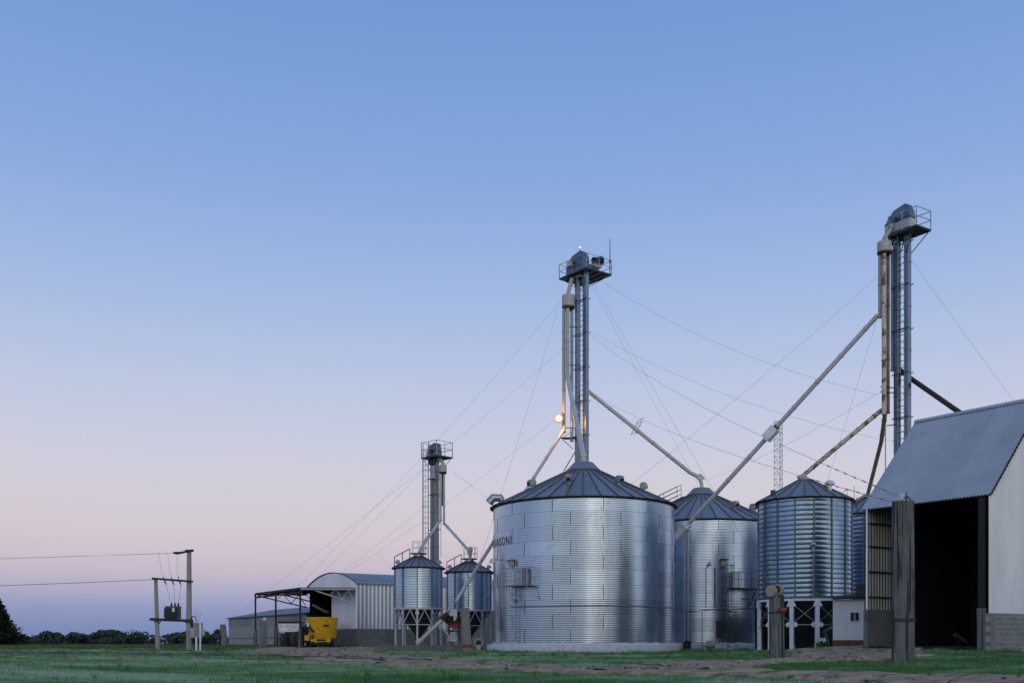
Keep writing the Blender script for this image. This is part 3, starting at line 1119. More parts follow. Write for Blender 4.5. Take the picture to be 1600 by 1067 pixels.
# ------------------------------------------------------------------ hopper silos
def hopper_silo(label, X, Y, zg, Rr, zb, ze, za, ncol, pitch, amp, legs, legw, roof_n, mwall, group, white_leg):
    t = thing("hopper_silo", label, "silo", (X, Y, zg), -math.atan2(X, Y), group)
    mb = MB()
    nb = int(round((ze - zb) / pitch))
    prof = []
    for k in range(nb):
        z = zb + (ze - zb) * k / nb
        h = (ze - zb) / nb
        if pitch > 0.2:
            prof += [(Rr - amp, z), (Rr - amp, z + 0.05 * h), (Rr + amp * 0.7, z + 0.10 * h), (Rr + amp, z + 0.5 * h), (Rr + amp * 0.7, z + 0.90 * h), (Rr - amp, z + 0.95 * h)]
        else:
            prof += [(Rr + amp * math.sin(2 * PI * j / 5), z + h * j / 5) for j in range(5)]
    prof.append((Rr, ze))
    r_ = random.Random(int(X * 100))
    per = 6 if pitch > 0.2 else 5
    rg = 4 if pitch > 0.2 else 9
    tn = [[r_.random() for _ in range(8)] for _ in range(nb + 1)]
    nseg = 96
    mb.lathe(prof, nseg, tonef=lambda i, k: tn[i // (per * rg)][(k * 8 // nseg + (i // (per * rg)) * 3) % 8])
    wl = mb.build("wall", mwall, t, smooth=50, world=False)
    for k in range(ncol):
        a = 2 * PI * (k + 0.5) / ncol if white_leg else 2 * PI * k / ncol - R(3)
        q = MB()
        q.box(az(a, Rr + amp + 0.025, (zb + ze) / 2), (0.065 * (Rr / 1.5) ** 0.5, 0.05, ze - zb - 0.06), rz=a)
        q.build("stiffener", STIFF, wl, world=False)
    rf = cone_roof(Rr + 0.17, ze - 0.03, 0.30 * Rr / 1.5 * 0.75, za, roof_n, 0.04, 0.045, 3).build("roof", [ROOFM, RIB], t, smooth=20, world=False)
    mb = MB()
    mb.lathe([(Rr + 0.02, ze - 0.10), (Rr + 0.15, ze - 0.085), (Rr + 0.185, ze - 0.03), (Rr + 0.17, ze - 0.01)], 72)
    mb.build("eave", EAVE, t, world=False)
    mb = MB()
    mb.lathe([(Rr - 0.03, zb + 0.02), (0.22, zb - Rr * 1.12), (0.22, zb - Rr * 1.12 - 0.18), (0.0, zb - Rr * 1.12 - 0.18)], 48)
    mb.build("hopper", HOPC, t, smooth=40, world=False)
    mb = MB()
    ml = WHITE if white_leg else LEGM
    mb.lathe([(Rr - 0.06, zb - 0.12), (Rr + 0.06, zb - 0.12), (Rr + 0.06, zb + 0.0), (Rr - 0.04, zb + 0.0)], 72)
    mb.build("ring_beam", ml, t, world=False)
    zm = zb * 0.50 if white_leg else zb * 0.57
    for k in range(legs):
        a = 2 * PI * (k + 0.5) / legs if white_leg else 2 * PI * k / legs - R(3)
        q = MB()
        c = az(a, Rr - 0.01)
        q.box(c + Vector((0, 0, (zb - 0.12) / 2 - 0.1)), (legw, legw * 0.9, zb + 0.08), rz=a)
        tg = az(a + PI / 2, 1)
        w = legw * (1.25 if white_leg else 1.3)
        q.prism([(-w, -0.32), (w, -0.32), (w * 0.55, -0.03), (-w * 0.55, -0.03)], c + Vector((0, 0, zb - 0.10)) + az(a, legw * 0.46), tg, (0, 0, 1), az(a, 1), 0.02)
        if white_leg:
            for s in (-1, 1):
                q.box(c + tg * s * legw * 0.85 + Vector((0, 0, zm)), (legw * 0.9, 0.03, 0.26), rz=a)
                q.tube([c + tg * s * legw * 1.1 + Vector((0, 0, zm)) + az(a, 0.0), c + tg * s * legw * 1.1 + Vector((0, 0, zm)) + az(a, 0.05)], 0.10, 12)
        q.box(c + Vector((0, 0, 0.02)), (legw * 1.9, legw * 1.9, 0.05), rz=a)
        q.build("leg", ml, t, world=False)
    mb = MB()
    for k in range(legs):
        a = 2 * PI * (k + 0.5) / legs if white_leg else 2 * PI * k / legs - R(3)
        a2 = a + 2 * PI / legs
        p, p2 = az(a, Rr), az(a2, Rr)
        up = Vector((0, 0, 1))
        mid = (p + p2) / 2
        mb.bar(p + up * zm, p2 + up * zm, 0.045 if white_leg else 0.05)
        if white_leg:
            mb.bar(p + up * (zm + 0.05), p2 + up * (zb - 0.25), 0.030)
            mb.bar(p2 + up * (zm + 0.05), p + up * (zb - 0.25), 0.030)
        else:
            mb.bar(p + up * zm, mid + up * (zb - 0.12), 0.05)
            mb.bar(p2 + up * zm, mid + up * (zb - 0.12), 0.05)
    mb.build("bracing", GSTEEL if white_leg else LEGM, t, world=False)
    return t, rf


XC, YC = PX(1257, 58), 58.0
siloC, roofC = hopper_silo("banded steel hopper silo on thick white legs beside the small white hut", XC, YC, 0.13, 2.57, 2.83, 8.38, 9.62, 16, 0.262, 0.0036, 12, 0.21, 20,
                           GALV2, "hopper silos by the truck shed", True)
mb = MB()
mb.lathe([(0.36, 9.58), (0.34, 9.66), (0.16, 9.82), (0.14, 9.86)], 20)
mb.build("roof_neck", RPIPE, roofC, smooth=40, world=False)
mb = MB()
c = az(R(50), 1.75, 9.15)
mb.lathe([(0.0, 0.26), (0.16, 0.22), (0.27, 0.10), (0.28, 0.0), (0.12, -0.04), (0.11, -0.35)], 20, c=tuple(c))
mb.build("roof_vent", PURE, roofC, smooth=40, world=False)
mb = MB()
mb.box(az(R(-52), 2.15, 8.80), (0.22, 0.22, 0.28), rz=0.3)
mb.build("roof_hatch", STEEL, roofC, world=False)
mb = MB()
c = az(R(10), 2.66, 5.72)
mb.lathe([(0.02, 0.14), (0.09, 0.10), (0.17, 0.0), (0.16, -0.03)], 14, c=tuple(c + Vector((0, -0.18, 0))))
mb.tube([c + Vector((0, 0.02, 0.06)), c + Vector((0, -0.18, 0.08))], 0.02, 6)
mb.box(c + Vector((0, 0, -0.22)), (0.14, 0.10, 0.26))
mb.tube([c + Vector((0, 0.03, -0.3)), c + Vector((0, 0.03, -2.85))], 0.014, 6)
mb.build("wall_lamp", LGREY, siloC, smooth=40, world=False)
YE = 64.6
XE = PX(1362, YE)
siloE, roofE = copy_tree(siloC), None
siloE.location = (XE, YE, 0.13)
siloE.rotation_euler = (0, 0, -math.atan2(XE, YE))
ROOTM[siloE] = Matrix.Translation(siloE.location) @ Matrix.Rotation(siloE.rotation_euler[2], 4, 'Z')
for ch in list(siloE.children):
    ROOTM[ch] = ROOTM[siloE]
    for g in list(ch.children):
        ROOTM[g] = ROOTM[siloE]
    if ch.name.startswith("roof"):
        roofE = ch
        for g in list(ch.children):
            if g.name.startswith(("roof_vent", "roof_hatch", "roof_neck")):
                bpy.data.objects.remove(g)
    elif ch.name.startswith("wall_lamp"):
        bpy.data.objects.remove(ch)
tag(siloE, "banded steel hopper silo behind the truck shed's eave, a ladder lying on its roof", "silo")
# roof ladder and railing on the half hidden silo
mb = MB()
a = R(-62)
t_ = az(a + PI / 2, 1)


def rz_e(r):
    return 8.35 + (2.74 - r) * (9.62 - 8.35) / (2.74 - 0.38)


for s in (-0.2, 0.2):
    mb.bar(az(a, 2.8, rz_e(2.8) + 0.1) + t_ * s, az(a, 0.3, rz_e(0.3) + 0.14) + t_ * s, 0.07, 0.09)
for r in np.arange(0.4, 2.8, 0.3):
    mb.bar(az(a, r, rz_e(r) + 0.12) - t_ * 0.2, az(a, r, rz_e(r) + 0.12) + t_ * 0.2, 0.05)
mb.build("roof_ladder", CAN, roofE, world=False)
mb = MB()
qs = [R(x) for x in (-120, -104, -90, -78, -66, -40, -20, 5)]
for q in qs:
    mb.bar(az(q, 2.55, 8.42), az(q, 2.55, 9.35), 0.03)
for h in (8.9, 9.35):
    for i in range(4):
        mb.bar(az(qs[i], 2.55, h), az(qs[i + 1], 2.55, h), 0.025)
for (q, h) in ((-66, 10.1), (-40, 10.2)):
    mb.bar(az(R(q), 1.6, 9.0), az(R(q), 1.6, h), 0.03)
mb.bar(az(R(-90), 2.55, 9.35), az(R(-66), 1.6, 10.1), 0.025)
mb.bar(az(R(-66), 1.6, 10.1), az(R(-40), 0.4, 9.7), 0.025)
mb.build("roof_railing", STEEL, roofE, world=False)

# access gangway railing between the two roofs, seen over the eave
# feed bins by the arched barn
XF, YF = PX(654, 64), 64.0
XG, YG = PX(733.5, 68), 68.0
binF, roofF = hopper_silo("slender steel feed bin on thin legs beside the arched barn", XF, YF, 0.30, 1.50, 2.42, 4.92, 5.68, 10, 0.10, 0.0040, 10, 0.10, 20, GALV,
                          "feed bins on thin legs", False)
mb = MB()
mb.lathe([(0.30, 5.62), (0.30, 5.80), (0.0, 5.82)], 20)
mb.build("roof_neck", GALV2, roofF, smooth=40, world=False)
mb = MB()
mb.lathe([(0.10, 5.79), (0.52, 5.79), (0.52, 5.84), (0.10, 5.84)], 24)
plF = mb.build("roof_platform", STEEL, roofF, world=False)
mb = MB()
for k in range(7):
    a = 2 * PI * k / 8 - R(50)
    mb.bar(az(a, 0.52, 5.82), az(a, 0.52, 6.55), 0.03)
    if k < 6:
        a2 = a + 2 * PI / 8
        for h in (6.18, 6.55):
            mb.bar(az(a, 0.52, h), az(a2, 0.52, h), 0.022)
mb.build("railing", GSTEEL, plF, world=False)
mb = MB()
a = R(-85)
t_ = az(a + PI / 2, 1)


def rz_f(r):
    return 4.89 + (1.67 - r) * (5.68 - 4.89) / (1.67 - 0.22)


for s in (-0.18, 0.18):
    mb.bar(az(a, 1.6, rz_f(1.6) + 0.04) + t_ * s, az(a, 0.45, rz_f(0.45) + 0.04) + t_ * s, 0.03)
    for r in (1.5, 1.0, 0.55):
        mb.bar(az(a, r, rz_f(r)) + t_ * s, az(a, r, rz_f(r) + 0.62) + t_ * s, 0.025)
    mb.bar(az(a, 1.5, rz_f(1.5) + 0.62) + t_ * s, az(a, 0.55, rz_f(0.55) + 0.62) + t_ * s, 0.04)
mb.build("roof_handrail", STEEL, roofF, world=False)
roof_vent(roofF, R(-82), 1.25, rz_f(1.25) - 0.02, 0.48)
roof_vent(roofF, R(80), 1.25, rz_f(1.25) - 0.02, 0.48)
binG = copy_tree(binF)
binG.location = (XG, YG, 0.30)
binG.rotation_euler = (0, 0, -math.atan2(XG, YG))
tag(binG, "slender steel feed bin crossed by a long sloping pipe, behind the leaning concrete post", "silo")

# shared concrete pad
mb = MB()
mb.box((PX(683, 64.2), 65.4, 0.20), (7.4, 6.6, 0.42), rz=0.0)
tag(mb.build("concrete_pad", CONCM, origin=(PX(683, 64.2), 65.4, 0)), "low concrete slab under the two feed bins", "slab")


# ------------------------------------------------------------------ bucket elevators
def elevator(label, px, Y, rz, zb, ztop, sep, tw, td, hx0, hx1, hy, hz0, hh, plat, zp, ladder, white_band, group, cage=False, headm=HEADM, casem=None):
    X = PX(px, Y)
    t = thing("bucket_elevator", label, "elevator", (X, Y, zb), rz, group)
    zt, hz, zpp = ztop - zb, hz0 - zb, zp - zb
    for s in (-1, 1):
        mb = MB()
        mb.box((s * sep / 2, 0, zt / 2), (tw, td, zt))
        z = 2.0
        while z < zt - 0.5:
            mb.box((s * sep / 2, 0, z), (tw + 0.05, td + 0.05, 0.05))
            z += 2.44
        for z in (zt * 0.62, zt * 0.82):
            mb.box((s * sep / 2, -td / 2 - 0.004, z), (tw * 0.75, 0.012, 0.75))
        mb.build("casing", casem or TRUNK, t, world=False)
    mb = MB()
    z = 3.2
    while z < zt - 0.6:
        for yy in (-td / 2 - 0.03, td / 2 + 0.03):
            mb.bar((-sep / 2 - tw / 2 - 0.10, yy, z), (sep / 2 + tw / 2 + 0.10, yy, z), 0.05)
        z += 2.44
    mb.build("tie_bar", STEEL, t, world=False)
    # head with angled hood
    L0 = hx1 - hx0
    mb = MB()
    poly = [(0, 0), (L0, 0), (L0, hh * 0.66), (L0 * 0.88, hh * 0.97), (L0 * 0.80, hh), (L0 * 0.34, hh * 0.88), (L0 * 0.10, hh * 0.62), (0, hh * 0.42)]
    mb.prism(poly, (hx0, -hy, hz), (1, 0, 0), (0, 0, 1), (0, 1, 0), 2 * hy)
    hd = mb.build("head", headm, t, world=False)
    mb = MB()
    mb.box(((hx0 + hx1) / 2, 0, hz + hh * 0.20), (L0 + 0.03, 2 * hy + 0.03, hh * 0.36))
    mb.build("head_band", white_band, hd, world=False)
    mb = MB()
    for q in np.linspace(hx0 + 0.12, hx1 - 0.12, 5):
        mb.box((q, 0, hz + hh * 0.42), (0.04, 2 * hy + 0.05, 0.06))
    mb.box(((hx0 + hx1) / 2, 0, hz + hh * 0.42), (L0 + 0.06, 2 * hy + 0.06, 0.035))
    mb.tube([((hx0 + hx1) / 2, -hy - 0.10, hz + hh * 0.45), ((hx0 + hx1) / 2, hy + 0.10, hz + hh * 0.45)], 0.13, 14)
    mb.build("head_flange", STEEL, hd, world=False)
    mb = MB()
    mb.prism([(0, 0), (L0 * 0.9, 0), (L0 * 0.75, -0.45), (L0 * 0.12, -0.45)], (hx0 + 0.05, -hy * 0.8, hz), (1, 0, 0), (0, 0, 1), (0, 1, 0), 1.6 * hy)
    mb.build("head_throat", STEEL, hd, world=False)
    # platform
    x0, x1, y0, y1 = plat
    mb = MB()
    holes = True
    mb.box(((x0 + x1) / 2, (y0 + y1) / 2, zpp), (x1 - x0, y1 - y0, 0.035))
    pf = mb.build("platform", GRATE, t, world=False)
    mb = MB()
    for (a, b) in (((x0, y0), (x1, y0)), ((x1, y0), (x1, y1)), ((x1, y1), (x0, y1)), ((x0, y1), (x0, y0))):
        mb.bar((*a, zpp - 0.03), (*b, zpp - 0.03), 0.05, 0.10)
    for q in np.linspace(y0, y1, 5)[1:-1]:
        mb.bar((x0, q, zpp - 0.05), (x1, q, zpp - 0.05), 0.045, 0.07)
    for (a, b) in (((x0 + .1, y0, zpp), (-sep / 2, -td / 2, zpp - 1.0)), ((x1 - .1, y0, zpp), (sep / 2, -td / 2, zpp - 1.1)),
                   ((x1 - .05, y1, zpp), (sep / 2, td / 2, zpp - 1.2)), ((x0 + .1, y1, zpp), (-sep / 2, td / 2, zpp - 1.2))):
        mb.bar(a, b, 0.04)
    mb.build("platform_frame", STEEL, pf, world=False)
    mb = MB()
    cs = [(x0, y0), (x1, y0), (x1, y1), (x0, y1)]
    for i in range(4):
        a, b = Vector((*cs[i], zpp)), Vector((*cs[(i + 1) % 4], zpp))
        n = 2 if (b - a).length > 1.6 else 1
        for k in range(n):
            p = a + (b - a) * k / n
            mb.bar(p, p + Vector((0, 0, 1.02)), 0.04)
        for h in (0.52, 1.02):
            mb.bar(a + Vector((0, 0, h)), b + Vector((0, 0, h)), 0.032)
    mb.build("railing", GSTEEL, pf, world=False)
    # ladder
    lx, ly, lw, ang = ladder
    mb = MB()
    d = Vector((math.cos(ang), math.sin(ang), 0))
    c = Vector((lx, ly, 0))
    for s in (-1, 1):
        mb.bar(c + d * s * lw / 2, c + d * s * lw / 2 + Vector((0, 0, zpp + 0.9)), 0.035)
    z = 0.3
    while z < zpp + 0.8:
        mb.bar(c - d * lw / 2 + Vector((0, 0, z)), c + d * lw / 2 + Vector((0, 0, z)), 0.03)
        z += 0.36
    lo = mb.build("ladder", STEEL if not cage else GSTEEL, t, world=False)
    n_ = Vector((-d.y, d.x, 0))
    if n_.dot(c if c.length > 0.05 else Vector((0, -1, 0))) < 0:
        n_ = -n_
    mb = MB()
    zs = np.arange(2.4, zpp + 0.6, 1.22)
    for z in zs:
        pts = [c + (d * math.cos(q) + n_ * math.sin(q)) * (0.22 if cage else 0.33) + n_ * 0.10 + Vector((0, 0, z)) for q in np.linspace(-0.4, PI + 0.4, 9)]
        for i in range(8):
            mb.bar(pts[i], pts[i + 1], 0.022, 0.03)
    for q in (0.3, PI / 2, PI - 0.3):
        p = c + (d * math.cos(q) + n_ * math.sin(q)) * (0.22 if cage else 0.33) + n_ * 0.10
        mb.bar(p + Vector((0, 0, 2.4)), p + Vector((0, 0, float(zs[-1]))), 0.022)
    mb.build("ladder_cage", GSTEEL, lo, world=False)
    return t


def distributor(t, px, ytop, ybot, Y, wpx, head_to, m=CAN):
    """round distributor can below the head and its chute from the head"""
    r = wpx / 2 * Y / F
    c = P(px, ybot, Y)
    h = (ybot - ytop) * Y / F
    mb = MB()
    mb.lathe([(r * 0.75, -h * 0.22), (r * 0.98, -h * 0.08), (r, 0), (r, h), (r * 0.6, h * 1.08), (0.13, h * 1.2), (0.0, h * 1.2)], 24, c=tuple(c))
    d = mb.build("distributor", m, t, smooth=35)
    mb = MB()
    mb.lathe([(r * 0.0, -h * 0.23), (r * 0.80, -h * 0.22), (r * 0.99, -h * 0.10), (r * 1.02, -h * 0.02), (r * 1.02, 0.03)], 24, c=tuple(c))
    mb.build("distributor_skirt", STEEL, d)
    top = c + Vector((0, 0, h * 1.15))
    mb = MB()
    mb.tube([top, top + Vector((0, 0, 0.12)), Vector(head_to)], [0.13, 0.13, 0.16], 12)
    mb.build("feed_chute", m, d, smooth=40)
    return d


def downpipe(t, px, y0, y1, Y, r, m):
    a, b = P(px, y0, Y), P(px, y1, Y)
    mb = MB()
    mb.tube([a, b], r, 12)
    n = max(2, int((a - b).length / 2.6))
    for k in range(1, n + 1):
        p = a + (b - a) * k / n
        mb.tube([p + Vector((0, 0, 0.03)), p + Vector((0, 0, 0.09))], r * 1.22, 12)
    return mb.build("downpipe", m, t, smooth=40)


# elevator behind the truck shed
D = elevator("tall twin casing grain elevator with a ladder between its casings, rising behind the truck shed", 1410, 57, R(-57), 0.1, 23.7, 0.66, 0.26, 0.30,
             -0.95, 0.62, 0.24, 23.45, 1.36, (-0.43, 1.35, -0.66, 0.62), 23.2, (0.0, 0.0, 0.40, 0.0), LGREY, "grain elevators")
dd = distributor(D, 1382, 379, 395, 57.0, 22, P(1394, 352, 57.2))
downpipe(D, 1375, 397, 497, 57.1, 0.105, CAN)
downpipe(D, 1381, 397, 648, 56.8, 0.115, RPIPE)
downpipe(D, 1387.5, 397, 646, 57.25, 0.095, RUST)
downpipe(D, 1394, 390, 580, 57.5, 0.085, TRUNK)
mb = MB()
for y in (604, 612):
    mb.bar(P(1376, y, 57), P(1400, y + 2, 57.2), 0.05)
mb.bar(P(1385, 665, 57), P(1400, 663, 57.2), 0.05)
mb.build("pipe_bracket", STEEL, D)
mb = MB()
mb.tube([P(1383.5, 664, 56.9), P(1383.5, 770, 56.9)], 0.03, 6)
mb.build("drop_cable", GSTEEL, D)

# tallest elevator behind the lettered silo
M = elevator("tallest looking grain elevator behind the lettered silo, with a lit floodlight and a whip antenna", 909, 74, R(-52), 0.1, 27.5, 0.97, 0.24, 0.28,
             -1.35, 0.45, 0.30, 27.35, 1.42, (-1.97, 1.0, -0.45, 2.0), 27.3, (0.05, -0.05, 0.36, 0.0), HEADM, "grain elevators")
distributor(M, 888, 462, 480, 74, 20, P(894, 436, 74.4))
downpipe(M, 881, 482, 676, 73.9, 0.125, CAN)
downpipe(M, 887, 482, 588, 73.6, 0.13, CAN)
downpipe(M, 893.5, 482, 690, 74.1, 0.115, TRUNK)
mb = MB()
for y in (510, 570, 668):
    mb.bar(P(880, y, 74.0), P(908, y + 1, 74.0), 0.05)
mb.build("pipe_bracket", STEEL, M)
mb = MB()
c = P(888, 684, 73.9)
mb.prism([(-0.62, 0), (0.55, 0), (0.75, 0.45), (-0.2, 0.62)], c, (1, 0, 0), (0, 1, 0), (0, 0, 1), 0.05)
mb.bar(c + Vector((-0.5, 0.1, 0)), c + Vector((0.35, 0.2, -0.75)), 0.04)
mb.bar(c + Vector((-0.4, 0, 0)), c + Vector((0.8, 0.2, 0.9)), 0.03)
mb.build("rest_platform", STEEL, M)
mb = MB()
mb.tube([P(953, 430, 74.6), P(953, 400, 74.6), P(953, 372, 74.6)], [0.035, 0.035, 0.02], 6)
mb.box(P(953, 408, 74.6), (0.12, 0.12, 0.25))
mb.build("antenna", STEEL, M)
mb = MB()
mb.tube([P(906, 396, 74), P(906, 388, 74)], 0.03, 6)
bco = mb.build("beacon", STEEL, M)
mb = MB()
mb.lathe([(0.0, 0.08), (0.045, 0.06), (0.06, 0.0), (0.045, -0.05), (0.0, -0.06)], 14, c=tuple(P(906, 387, 74)))
mb.build("beacon_lamp", BEACON, bco, smooth=60)
mb = MB()
c = P(934, 408, 74.3)
mb.tube([c + Vector((-0.35, -0.25, -0.05)), c + Vector((0.15, 0.10, 0.05))], 0.24, 16)
mb.tube([c + Vector((0.15, 0.10, 0.05)), c + Vector((0.28, 0.19, 0.07))], 0.34, 16)
mb.mi = 1
mb.tube([c + Vector((-1.0, 0.2, -0.30)), c + Vector((-0.2, -0.3, -0.40))], 0.12, 12)
mb.box(c + Vector((-0.1, 0, -0.42)), (0.6, 0.5, 0.2), rz=0.6)
mb.build("drive_motor", [STEEL, CAN], M, smooth=40)
mb = MB()
mb.box(P(889.5, 413, 74.3), (0.36, 0.25, 0.36), rz=-0.9)
mb.build("control_box", LGREY, M)
# lit floodlight clamped to the pipe
lp = P(873.5, 654, 73.6)
mb = MB()
mb.box(lp + Vector((0.10, 0.10, 0.0)), (0.22, 0.12, 0.26))
mb.bar(lp + Vector((0.1, 0.12, 0)), P(881, 655, 73.9), 0.04)
fl = mb.build("floodlight", STEEL, M)
mb = MB()
mb.lathe([(0.0, 0.21), (0.15, 0.15), (0.21, 0.0), (0.15, -0.15), (0.0, -0.21)], 20, c=tuple(lp + Vector((-0.03, -0.12, 0))))
mb.build("lamp_bulb", LAMP, fl, smooth=60)
mb = MB()
ld = Vector((-0.25, -1.0, 0.0)).normalized()
mb.tube([lp + ld * 0.05, lp - ld * 0.02, lp - ld * 0.12, lp - ld * 0.16], [0.33, 0.28, 0.14, 0.02], 24, cap=False)
rm_ = lamp_mat("lamp_halo", (1.0, 0.40, 0.10), 0.95)  # dish emits by itself, drawing an orange halo round the bulb
rm_.node_tree.nodes["Principled BSDF"].inputs["Base Color"].default_value = (0.0, 0.0, 0.0, 1)
rm_.node_tree.nodes["Principled BSDF"].inputs["Specular IOR Level"].default_value = 0.0
mb.build("halo_dish", rm_, fl, smooth=60)
pl = bpy.data.lights.new("floodlight_glow", 'POINT')
pl.energy = 330
pl.color = (1.0, 0.40, 0.08)
pl.shadow_soft_size = 0.12
po = bpy.data.objects.new("floodlight_glow", pl)
COL.objects.link(po)
po.location = lp + Vector((-0.05, -0.36, 0.0))

# small elevator behind the feed bins
SE = elevator("short caged ladder grain elevator rising between the two feed bins", 679, 71, R(-45), 0.3, 13.5, 0.46, 0.20, 0.24,
              -0.55, 0.45, 0.24, 13.35, 1.0, (-0.75, 0.85, -0.56, 0.9), 13.4, (-0.42, -0.45, 0.34, R(45)), HEADM, "grain elevators", cage=True, casem=SCASE)
distributor(SE, 692, 727, 738, 70.4, 12, P(686, 716, 70.8), CAN)
downpipe(SE, 688.3, 740, 813, 70.3, 0.085, WPIPE)
downpipe(SE, 693.8, 740, 820, 70.4, 0.075, WPIPE)
downpipe(SE, 691.2, 740, 790, 70.7, 0.045, STEEL)
mb = MB()
mb.tube([P(688.8, 813, 70.5), P(688.8, 870, 70.5)], 0.02, 6)
mb.build("drop_cable", GSTEEL, SE)
mb = MB()
mb.box(P(677, 748, 70.4), (0.75, 0.55, 0.05), rz=R(-45))
mb.box(P(677, 737, 70.4), (0.40, 0.04, 0.85), rz=R(-45))
mb.build("rest_platform", GSTEEL, SE)


# ------------------------------------------------------------------ spouts
def spout(label, pts, r, m, collars=4, extras=None, mats=None):
    pts = [Vector(p) for p in pts]
    mb = MB()
    mb.tube(pts, r, 14)
    if len(pts) >= 2:
        a, b = pts[0], pts[1]
        for k in range(collars):
            p = a + (b - a) * ((k + 0.5) / collars)
            d = (b - a).normalized()
            mb.tube([p - d * 0.04, p + d * 0.04], r * 1.18, 14)
    o = mb.build("grain_spout", m, smooth=40, origin=pts[0])
    ROOTM[o] = Matrix.Translation(pts[0])
    tag(o, label, "grain spout", "sloping grain spouts")
    return o


s1 = spout("very long white spout with a square joint box, sloping between the two tall elevators",
           [P(1372, 492, 57.1), P(1058, 838, 64.4)], 0.135, WPIPE, 9)
p0, p1 = P(1372, 492, 57.1), P(1058, 838, 64.4)
d = (p1 - p0).normalized()
sd_ = d.cross(Vector((0, 0, 1))).normalized()
q_ = sd_.cross(d)
Mb = Matrix((sd_, d, q_)).transposed()


def on(px):
    # point of the long spout at photo column px
    best = min((abs(800 + F * (p0 + (p1 - p0) * k / 400).x / (p0 + (p1 - p0) * k / 400).y - px), k) for k in range(401))[1]
    return p0 + (p1 - p0) * best / 400


mb = MB()
mb.box(on(1204), (0.52, 0.85, 0.50), M=Mb)
mb.build("joint_box", WHITE, s1)
mb = MB()
mb.box(on(1066), (0.42, 1.2, 0.42), M=Mb)
mb.box(on(1072), (0.55, 0.12, 0.55), M=Mb)
mb.build("end_box", WHITE, s1)
mb = MB()
for px in (1213, 1073):
    c = on(px)
    mb.tube([c - d * 0.10, c + d * 0.10], 0.19, 14)
mb.build("clamp", RUST, s1, smooth=40)

s2 = spout("rust streaked white spout with a blunt end cap, ending on the banded hopper silo",
           [P(1378, 640, 56.9), P(1258, 740, 57.9), P(1249, 747.5, 58.0)], 0.125, RPIPE, 5)
mb = MB()
mb.tube([P(1256, 741, 57.9), P(1255.5, 752, 58.0)], 0.13, 14)
mb.tube([P(1250, 745.5, 57.95), P(1247.2, 748, 58.0)], 0.15, 14)
mb.build("outlet", RPIPE, s2, smooth=40)
s3 = spout("steep ochre rusted spout ending on the silo behind the truck shed",
           [P(1383, 646, 57.1), P(1377, 690, 59.0), P(1356, 772, 64.3)], 0.12, OCHRE, 2)
s4 = spout("dark brown spout running down behind the truck shed's ridge",
           [P(1399, 572, 57.6), P(1424, 592, 57.2), P(1545, 676, 50.8)], 0.135, BROWN, 1)
s5 = spout("thick white spout dropping straight to the cap of the lettered silo",
           [P(887, 586, 73.5), P(889, 600, 73.0), P(910, 703, 63.6), P(911.5, 720, 62.6)], 0.165, WPIPE, 1)
mb = MB()
e = P(910.5, 712, 63.0)
mb.tube([e, e + Vector((0.02, -0.5, 0.0))], 0.17, 14)
mb.tube([P(911.5, 715, 62.6), P(911.5, 726, 62.5)], 0.17, 14)
mb.build("outlet", WPIPE, s5, smooth=40)
s6 = spout("long grey spout passing behind the lettered silo down to the feed bins",
           [P(881, 672, 73.8), P(712, 940, 62.0)], 0.11, WPIPE, 8)
s7 = spout("white spout with a lattice hanger, curving into the cap of the silo behind",
           [P(919, 611, 74.2), P(1078, 738, 72.9), P(1088, 743, 72.8), P(1095, 750, 72.8), P(1097, 762, 72.8)], 0.135, WPIPE, 7)
mb = MB()
c = P(995, 668, 73.6)
for s in (-1, 1):
    o_ = Vector((s * 0.16, 0, 0))
    mb.bar(c + o_ + Vector((0.25, 0, 0.50)), c + o_ + Vector((-0.25, 0, -0.5)), 0.035)
    for k in range(5):
        z = -0.5 + k * 0.25
        mb.bar(c + Vector((-0.16 + 0.5 * z, 0, z)), c + Vector((0.16 + 0.5 * (z + 0.2), 0, z + 0.2)), 0.03)
mb.build("hanger", STEEL, s7)
mb = MB()
e = P(1095, 748, 72.8)
mb.prism([(-0.05, 0.35), (0.10, 0.35), (0.42, 0.0), (-0.05, -0.1)], e + Vector((-0.1, -0.1, 0)), (1, 0, 0), (0, 0, 1), (0, 1, 0), 0.2)
mb.build("elbow_fin", WPIPE, s7)
s8 = spout("white spout sloping from the short elevator to the feed bin beside the arched barn",
           [P(689, 812, 70.3), P(662, 848, 65.5), P(655, 864, 64.1)], 0.105, WPIPE, 2)
s9 = spout("white spout sloping from the short elevator to the feed bin crossed by a pipe",
           [P(693.8, 817, 70.4), P(730, 857, 68.3), P(735, 870, 68.05)], 0.09, WPIPE, 3)
mb = MB()
mb.lathe([(0.10, -0.30), (0.11, 0.0), (0.16, 0.07), (0.15, 0.25), (0.06, 0.35), (0.0, 0.35)], 14, c=tuple(P(735, 862, 68.0)))
mb.build("outlet", WPIPE, s9, smooth=40)


# lattice masts
def lattice(name, label, px, Y, z0, z1, w, step, cat):
    X = PX(px, Y)
    mb = MB()
    h = w / 2
    cs = [Vector((X + h * math.sin(q), Y + h * math.cos(q), 0)) for q in (0.5, 0.5 + 2 * PI / 3, 0.5 + 4 * PI / 3)]
    for c in cs:
        mb.bar(c + Vector((0, 0, z0)), c + Vector((0, 0, z1)), 0.035)
    z = z0
    k = 0
    while z < z1 - 0.05:
        zn = min(z + step, z1)
        for i in range(3):
            a, b = cs[i], cs[(i + 1) % 3]
            if k % 2:
                a, b = b, a
            mb.bar(a + Vector((0, 0, z)), b + Vector((0, 0, zn)), 0.02)
            mb.bar(a + Vector((0, 0, zn)), b + Vector((0, 0, zn)), 0.018)
        z = zn
        k += 1
    return tag(mb.build(name, GSTEEL, origin=(X, Y, z0)), label, cat), cs


